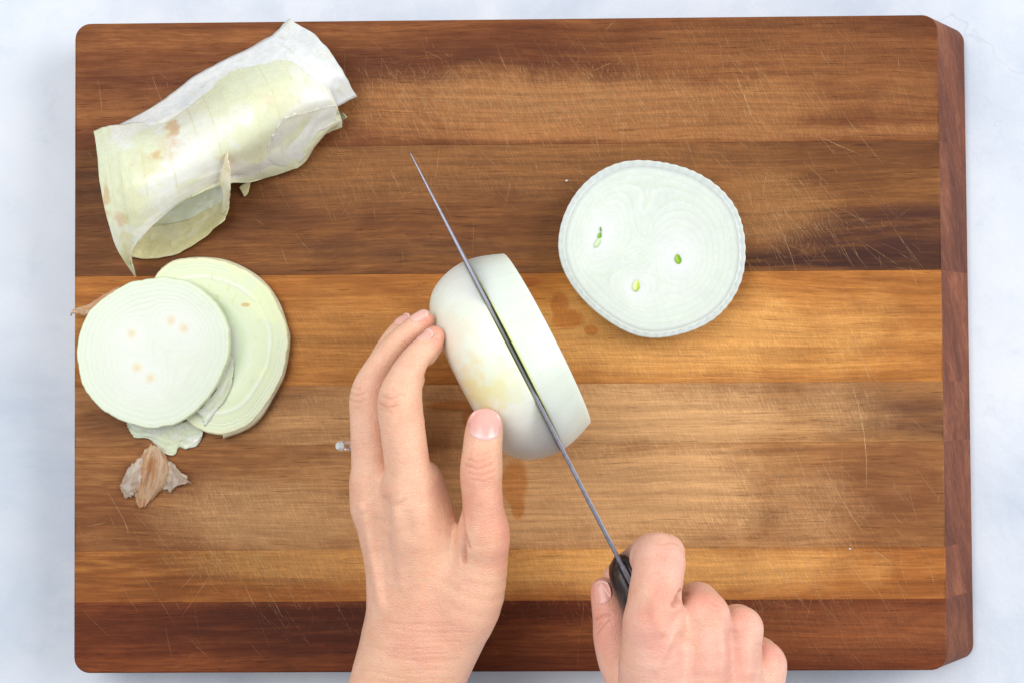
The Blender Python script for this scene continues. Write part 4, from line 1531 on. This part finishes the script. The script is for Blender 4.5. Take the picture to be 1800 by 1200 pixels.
def nail(hand, o, px, py, z, tdir, ndir, w, l, pink, tipwhite=0.0, lunula=0.0, lift=0.30, deep=2.6):
    """curved nail plate lying on the finger: tdir towards the finger tip, ndir outwards (mm space)"""
    t = np.array(tdir, float)
    t /= np.linalg.norm(t)
    nn = np.array(ndir, float)
    nn -= t * (nn @ t)
    nn /= np.linalg.norm(nn)
    s = np.cross(t, nn)
    c = P(px, py, z + hand.dz)
    na, nb = 25, 25
    a, b = np.meshgrid(np.linspace(-1, 1, na), np.linspace(-1, 1, nb), indexing='ij')
    # superellipse mapping of the square
    x = a * np.sqrt(np.maximum(0, 1 - 0.42 * b ** 2))
    y = b * np.sqrt(np.maximum(0, 1 - 0.42 * a ** 2))
    p = c + x[..., None] * w * s + y[..., None] * l * t + nn * 12.0
    for it in range(60):
        d = hand.sdf(p)
        p = p - nn * np.clip(d, -2, 2)[..., None] * 0.8
    dep = (p - c) @ nn
    md = np.max(dep)
    p = p + nn * np.maximum(0, (md - deep) - dep)[..., None]
    e = np.maximum(np.abs(a), np.abs(b))
    p = p + nn * (lift * (1 - sstep(e, 0.80, 1.0)) - 0.12 * sstep(e, 0.9, 1.0) + 0.15 * sstep(b, 0.4, 1.0))[..., None]
    col = np.tile(np.array(pink), (na, nb, 1)) * (0.97 + 0.06 * vnoise(np.stack([a * 8, b * 0.8], -1), 3))[..., None]
    col = col + (np.array([0.82, 0.72, 0.64]) - col) * (tipwhite * sstep(b + 0.12 * a * a, 0.80, 0.90))[..., None]
    col = col + (np.array([0.84, 0.72, 0.70]) - col) * (lunula * (1 - sstep(b - 0.35 * a * a + 0.1, -0.72, -0.46)))[..., None]
    low = p - nn * 0.8
    G = np.concatenate([p.reshape(-1, 3), low.reshape(-1, 3)])
    n = na * nb
    I, J = np.meshgrid(np.arange(na - 1), np.arange(nb - 1), indexing='ij')
    q = np.stack([I * nb + J, (I + 1) * nb + J, (I + 1) * nb + J + 1, I * nb + J + 1], -1).reshape(-1, 4)
    fr = [q, q[:, ::-1] + n]
    bj, bi = np.arange(nb - 1), np.arange(na - 1)
    r4 = lambda u, v: np.stack([u, v, v + n, u + n], -1)
    fr += [r4(bj, bj + 1), r4((na - 1) * nb + bj + 1, (na - 1) * nb + bj), r4((bi + 1) * nb, bi * nb), r4(bi * nb + nb - 1, (bi + 1) * nb + nb - 1)]
    return new_mesh('fingernail', G, np.concatenate(fr), MAT_NAIL, o, cols=np.concatenate([col.reshape(-1, 3)] * 2))


# --- hand on the left, steadying the onion
lh = Hand(0.7)
lh.add_palm([(625, 1450, 62, 80), (664, 1330, 60, 74), (684, 1210, 60, 72), (700, 1140, 60, 62)], 8)
lh.add_palm([(700, 1450, 60, 80), (722, 1330, 58, 72), (744, 1210, 62, 68), (768, 1130, 66, 66)], 8)
lh.add_palm([(740, 1150, 66, 62), (742, 1000, 76, 50), (724, 905, 86, 44), (716, 860, 88, 42)], 8)
lh.add_palm([(702, 1150, 62, 60), (690, 1010, 70, 47), (663, 890, 74, 42), (655, 850, 75, 38)], 8)
lh.add_palm([(700, 1140, 52, 52), (688, 1000, 54, 42), (664, 890, 55, 42), (660, 850, 55, 36)], 8)
lh.add_palm([(706, 1130, 44, 46), (700, 1000, 38, 40), (688, 905, 34, 38)], 8)
lh.add_palm([(765, 1150, 64, 62), (815, 1060, 74, 66), (842, 985, 82, 50), (850, 930, 88, 42)], 7)
lh.add_palm([(742, 845, 82, 36), (762, 905, 78, 38), (778, 965, 76, 40), (790, 1030, 74, 44)], 6)
# index
lh.add_finger([(722, 890, 87, 42), (716, 820, 90, 40), (708, 755, 92, 39.5), (703, 704, 92, 39.5), (713, 664, 91, 31), (728, 634, 89, 25.5), (744, 615, 87, 23), (757, 602, 85, 21), (763, 592, 84, 19.5)])
# soft pads on the inner side of the index finger
lh.add_finger([(716, 742, 86, 31), (712, 765, 86, 32)], 3)
lh.add_finger([(718, 682, 86, 23), (725, 666, 85, 22)], 6)
lh.add_finger([(748, 624, 83, 20), (760, 606, 82, 20)], 3)
# middle
lh.add_finger([(660, 890, 74, 42), (655, 815, 75, 37), (651, 745, 75, 35.5), (651, 692, 74, 35), (670, 645, 74, 28), (692, 612, 75, 24.5), (714, 590, 76, 23), (735, 572, 76, 20.5), (746, 563, 76, 18.5)])
# ring
lh.add_finger([(660, 890, 55, 41), (655, 800, 55, 38), (652, 715, 54, 34), (666, 655, 54, 28), (690, 605, 56, 24), (708, 578, 58, 20), (715, 571, 58, 18)])
# little
lh.add_finger([(688, 905, 34, 36), (682, 800, 30, 30), (680, 745, 28, 28), (690, 690, 28, 24), (704, 650, 30, 20), (710, 632, 30, 17)])
# thumb
lh.add_finger([(850, 945, 88, 43), (849, 890, 93, 36), (846, 850, 95, 36.5), (846, 825, 96, 37.5), (848, 790, 95, 35), (850, 765, 94, 34), (852, 748, 92, 32)], 4)

crz = (20, 150)
L_LINES = [
    # folds of the finger joints
    ([(667, 708), (680, 716), (700, 711)], 1.8, -0.48, crz), ([(672, 695), (684, 700), (697, 697)], 1.8, -0.35, crz), ([(668, 718), (688, 724)], 1.6, -0.29, crz),
    
    ([(688, 682), (700, 692), (712, 694)], 1.6, -0.24, crz),
    ([(617, 690), (628, 694), (640, 690)], 1.6, -0.40, crz), ([(616, 702), (630, 706), (642, 702)], 1.6, -0.40, crz), ([(620, 680), (634, 684)], 1.5, -0.32, crz), ([(618, 714), (632, 716)], 1.5, -0.24, crz),
    ([(710, 602), (718, 606)], 1.6, -0.32, crz), ([(706, 608), (714, 612)], 1.6, -0.24, crz),
    # thumb joint
    ([(822, 806), (840, 812), (862, 804)], 1.8, -0.35, crz), ([(818, 816), (838, 824), (868, 814)], 2.0, -0.48, crz), ([(824, 830), (845, 836), (870, 826)], 1.8, -0.35, crz),
    ([(830, 842), (850, 846), (866, 840)], 1.6, -0.24, crz), ([(840, 798), (858, 796)], 1.6, -0.24, crz),
    # web between thumb and index
    ([(806, 890), (810, 915), (812, 940), (815, 985)], 4.5, -2.4, crz), ([(812, 925), (820, 945), (825, 962)], 2.5, -0.6, crz),
    # tendons and hollows
    ([(640, 885), (650, 950), (662, 1020), (672, 1080)], 9, 1.35, crz), ([(662, 900), (668, 960), (678, 1060)], 8, -0.7, crz),
    ([(694, 890), (698, 960), (706, 1040)], 10, 1.20, crz), ([(716, 895), (722, 950)], 10, -0.75, crz), ([(676, 870), (684, 930)], 8, -1.4, crz),
    ([(634, 880), (640, 900)], 12, 0.75, crz), ([(700, 868), (708, 880)], 14, 0.75, crz),
]
for k in range(13):     # fine folds round the wrist
    y = 1090 + k * 9 + rng.uniform(-3, 3)
    x0 = 640 + rng.uniform(0, 60) - k * 1.5
    L_LINES.append(([(x0, y - 4), (x0 + 50, y + 3), (x0 + 110 + rng.uniform(0, 30), y + 2)], 2.2, -0.15, crz))
L_FLUSH = [(640, 880, 100, 13, 0.40), (695, 860, 110, 11, 0.28), (628, 695, 90, 9, 0.45), (680, 705, 108, 9, 0.30), (775, 590, 85, 9, 0.5), (757, 556, 80, 8, 0.5),
           (852, 735, 98, 11, 0.45), (843, 826, 108, 13, 0.35), (820, 880, 100, 12, 0.35), (870, 900, 95, 16, 0.30), (735, 1110, 90, 26, 0.25), (755, 967, 98, 3.2, 0.6),
           (712, 560, 60, 8, 0.5), (880, 960, 88, 16, 0.30)]
left_hand = finish_hand(lh, 'left hand with slightly bent fingers steadying the onion, thumb nail facing up', tuple(P(714, 1200, 0)[:2]) + (30,), L_FLUSH, L_LINES, 0, (0.82, 0.485, 0.335))
PINK = (0.80, 0.46, 0.42)
nail(lh, left_hand, 852, 748, 93, (0.05, 1, -0.12), (0.05, 0.1, 1), 7.2, 7.2, (0.80, 0.42, 0.37), 0.0, 0.3, deep=5.5)
nail(lh, left_hand, 737, 556, 78, (0.86, 0.50, 0.0), (-0.45, 0.66, 0.62), 3.7, 4.6, (0.80, 0.45, 0.38), 0.3)
nail(lh, left_hand, 747, 591, 88, (0.72, 0.68, -0.1), (-0.66, 0.66, 0.40), 3.2, 4.0, (0.80, 0.43, 0.35), 0.3)
nail(lh, left_hand, 708, 562, 60, (0.60, 0.75, 0.0), (-0.62, 0.45, 0.65), 3.4, 4.0, (0.80, 0.43, 0.35), 0.3)

# --- ring on that hand
rc = P(656, 790, 55)
ring = empty('ring', tuple(P(608, 782, 55)))
tag(ring, 'silver ring with a square clear stone on the left hand', 'ring')
rr = 38.5 * mmpp(55) + 0.3
V, F = [], []
n, m = 64, 8
for i in range(n):
    a = 2 * math.pi * i / n
    for k in range(m):
        b = 2 * math.pi * k / m
        V.append((rc[0] + (rr + 0.7 * math.cos(b)) * math.cos(a), rc[1] + 1.1 * math.sin(b), rc[2] + (rr + 0.7 * math.cos(b)) * math.sin(a)))
for i in range(n):
    for k in range(m):
        F.append((i * m + k, i * m + (k + 1) % m, ((i + 1) % n) * m + (k + 1) % m, ((i + 1) % n) * m + k))
new_mesh('band', V, F, MAT_SILVER, ring)
nt = NT('gem')
nt.set(Base_Color=(0.80, 0.86, 0.85), Roughness=0.04)
nt.bsdf.inputs['Transmission Weight'].default_value = 0.35
nt.bsdf.inputs['IOR'].default_value = 2.2
MAT_GEM = nt.mat


def gem(c, out_, side, size, name='gemstone'):
    """step-cut stone: square girdle, table facing out_"""
    out_ = np.array(out_, float)
    out_ /= np.linalg.norm(out_)
    s1 = np.array(side, float)
    s1 -= out_ * (s1 @ out_)
    s1 /= np.linalg.norm(s1)
    s2 = np.cross(out_, s1)
    V, F = [], []
    for (h, w) in ((0.9, 0.62), (0.25, 1.0), (0.0, 1.0), (-1.1, 0.15)):
        for k in range(8):
            a = math.pi / 4 * k + math.pi / 8
            V.append(c + out_ * h * size + (s1 * math.cos(a) + s2 * math.sin(a)) * w * size)
    for L in range(3):
        for k in range(8):
            F.append((L * 8 + k, (L + 1) * 8 + k, (L + 1) * 8 + (k + 1) % 8, L * 8 + (k + 1) % 8))
    F.append(tuple(range(8)))
    F.append(tuple(reversed(range(24, 32))))
    return new_mesh(name, V, F, MAT_GEM, ring, smooth=False)


stone = P(600, 783, 58)
gem(stone, (-0.75, 0.0, 0.66), (0, 1, 0), 2.5)
V, F = [], []
for (x, y) in ((604, 776), (604, 790), (597, 777), (597, 789)):     # claws
    p0, p1 = P(614, 782, 55), P(x, y, 59.5)
    d = p1 - p0
    s = np.cross(d, [0, 0, 1])
    s /= np.linalg.norm(s)
    b = len(V)
    for q in (p0, p1):
        for (i, j) in ((-.55, -.55), (.55, -.55), (.55, .55), (-.55, .55)):
            V.append(q + s * i + UPV * j)
    F += [(b, b + 1, b + 5, b + 4), (b + 1, b + 2, b + 6, b + 5), (b + 2, b + 3, b + 7, b + 6), (b + 3, b, b + 4, b + 7), (b + 4, b + 5, b + 6, b + 7)]
# tapered basket between band and stone
q0, q1 = P(620, 783, 55), P(603, 783, 57.5)
b = len(V)
for (q, w) in ((q0, 2.9), (q1, 2.2)):
    for k in range(8):
        a = math.pi / 4 * k + math.pi / 8
        V.append(q + np.array([0.3 * math.sin(a) * w * 0.4, math.cos(a) * w, math.sin(a) * w]))
F += [(b + k, b + (k + 1) % 8, b + 8 + (k + 1) % 8, b + 8 + k) for k in range(8)] + [tuple(range(b + 8, b + 16))]
new_mesh('claw_setting', V, F, MAT_SILVER, ring, smooth=False)

# --- hand on the right, gripping the knife
rh = Hand(0.7, 14.0)
rh.add_palm([(1230, 1420, 62, 105), (1225, 1320, 66, 100), (1215, 1250, 70, 90)], 9)
rh.add_palm([(1290, 1420, 56, 95), (1290, 1320, 58, 90), (1285, 1250, 60, 82)], 9)
rh.add_palm([(1160, 1260, 76, 74), (1150, 1170, 86, 62), (1150, 1100, 91, 52)], 8)       # index
rh.add_palm([(1220, 1260, 76, 70), (1235, 1160, 85, 50), (1241, 1082, 86, 39)], 4.5)       # middle
rh.add_palm([(1270, 1260, 66, 66), (1292, 1170, 74, 46), (1303, 1104, 75, 35)], 4.5)       # ring
rh.add_palm([(1310, 1270, 54, 62), (1332, 1210, 60, 46), (1341, 1168, 60, 38)], 4.5)       # little
rh.add_palm([(1190, 1230, 50, 70), (1250, 1210, 46, 60)], 9)
# index: along the handle then bent down over its side
rh.add_finger([(1150, 1095, 91, 52), (1151, 1050, 91, 47), (1156, 1010, 89, 45.5), (1158, 984, 84, 46), (1145, 975, 70, 38), (1128, 985, 58, 34), (1105, 1000, 48, 30), (1085, 1015, 44, 26)], 4)
rh.add_finger([(1142, 980, 80, 36), (1158, 974, 84, 37), (1172, 970, 82, 32)], 5)
# middle, ring, little: fall away over the knuckles and curl under the handle
rh.add_finger([(1241, 1082, 86, 38), (1232, 1062, 74, 36), (1222, 1056, 56, 34), (1200, 1064, 42, 32), (1160, 1080, 34, 28), (1130, 1085, 38, 25)], 4)
rh.add_finger([(1303, 1104, 75, 35), (1296, 1095, 62, 34), (1282, 1100, 46, 32), (1240, 1118, 34, 30), (1195, 1130, 32, 26)], 4)
rh.add_finger([(1341, 1168, 60, 38), (1335, 1150, 48, 32), (1318, 1150, 36, 28), (1270, 1165, 28, 26), (1235, 1170, 30, 22)], 4)
# thumb, on the near side of the handle
rh.add_finger([(1180, 1290, 58, 60), (1125, 1220, 56, 48), (1092, 1165, 54, 39), (1078, 1120, 54, 35), (1074, 1090, 54, 32), (1067, 1062, 53, 27.5), (1063, 1044, 52, 25), (1060, 1036, 52, 22)], 5)
R_LINES = [
    ([(1192, 1050), (1199, 1042), (1206, 1045)], 4.0, -2.2, crz), ([(1199, 1040), (1196, 1052), (1186, 1062)], 5.0, -1.6, crz),
    ([(1166, 955), (1180, 952), (1190, 955)], 1.8, -0.32, crz), ([(1168, 964), (1184, 962)], 1.8, -0.26, crz), ([(1160, 980), (1176, 976)], 1.8, -0.24, crz),
    ([(1046, 1088), (1058, 1082), (1072, 1080)], 2.0, -0.56, crz), ([(1048, 1115), (1062, 1098), (1074, 1090)], 1.8, -0.45, crz), ([(1046, 1105), (1056, 1094)], 1.6, -0.32, crz),
    # tendons and hollows of the back of the hand
    ([(1152, 1040), (1156, 1090), (1168, 1118)], 12, 1.20, crz), ([(1196, 1102), (1176, 1130), (1150, 1180)], 7, 0.90, crz),
    ([(1200, 1070), (1186, 1095), (1205, 1140)], 12, -1.35, crz), ([(1266, 1090), (1270, 1140), (1266, 1200)], 9, 1.05, crz), ([(1286, 1105), (1290, 1160), (1284, 1210)], 10, -1.35, crz),
    ([(1314, 1110), (1318, 1160), (1312, 1210)], 9, 0.75, crz), ([(1336, 1130), (1336, 1180)], 9, -0.90, crz), ([(1230, 1090), (1215, 1150), (1205, 1200)], 14, -0.75, crz),
    ([(1250, 1060), (1262, 1064)], 1.8, -0.29, crz), ([(1248, 1072), (1264, 1074)], 1.8, -0.24, crz), ([(1140, 1010), (1160, 1004)], 1.8, -0.19, crz),
]
R_FLUSH = [(1180, 955, 100, 12, 0.45), (1255, 1050, 95, 12, 0.45), (1165, 1065, 105, 12, 0.35), (1310, 1085, 85, 10, 0.35), (1360, 1140, 70, 12, 0.35), (1058, 1040, 60, 12, 0.4),
           (1312, 1180, 90, 4, 0.4), (1235, 1122, 100, 1.5, 0.6), (1065, 1110, 62, 14, 0.35), (1150, 1110, 105, 14, 0.3), (1275, 1170, 90, 22, 0.2), (1160, 1000, 105, 16, 0.2)]
right_hand = finish_hand(rh, 'right hand gripping the dark knife handle at the bottom edge of the photo', tuple(P(1240, 1250, 0)[:2]) + (20,), R_FLUSH, R_LINES, 0, (0.82, 0.475, 0.37))
nail(rh, right_hand, 1052, 1042, 60, (-0.15, 1, -0.1), (-0.55, 0.15, 0.85), 4.4, 5.4, (0.78, 0.38, 0.31), 0.4, lift=0.2)

# ------------------------------------------------------------------ crumbs
def crumb(px, py, s, seed, label):
    p = P(px, py, 0.5)
    V = []
    F = []
    n, m = 10, 6
    for i in range(m + 1):
        a = math.pi * i / m
        for k in range(n):
            b = 2 * math.pi * k / n
            r = s * (0.7 + 0.6 * vnoise(np.array([[math.cos(b) * 1.5 + 9, math.sin(b) * 1.5, i * 0.7]]), seed)[0])
            V.append((p[0] + r * math.sin(a) * math.cos(b), p[1] + 0.7 * r * math.sin(a) * math.sin(b), 0.12 + 0.4 * s * (1 + math.cos(a))))
    for i in range(m):
        for k in range(n):
            F.append((i * n + k, (i + 1) * n + k, (i + 1) * n + (k + 1) % n, i * n + (k + 1) % n))
    o = new_mesh('onion_crumb', V, F, MAT_CUT, None, cols=np.tile(np.array([0.80, 0.76, 0.66]), (len(V), 1)))
    center_origin(o, (p[0], p[1], 0))
    tag(o, label, 'crumb')


crumb(996, 318, 0.8, 3, 'tiny onion crumb on the board just left of the round slice')
crumb(1494, 964, 0.7, 5, 'tiny white crumb on the board right of the right hand')
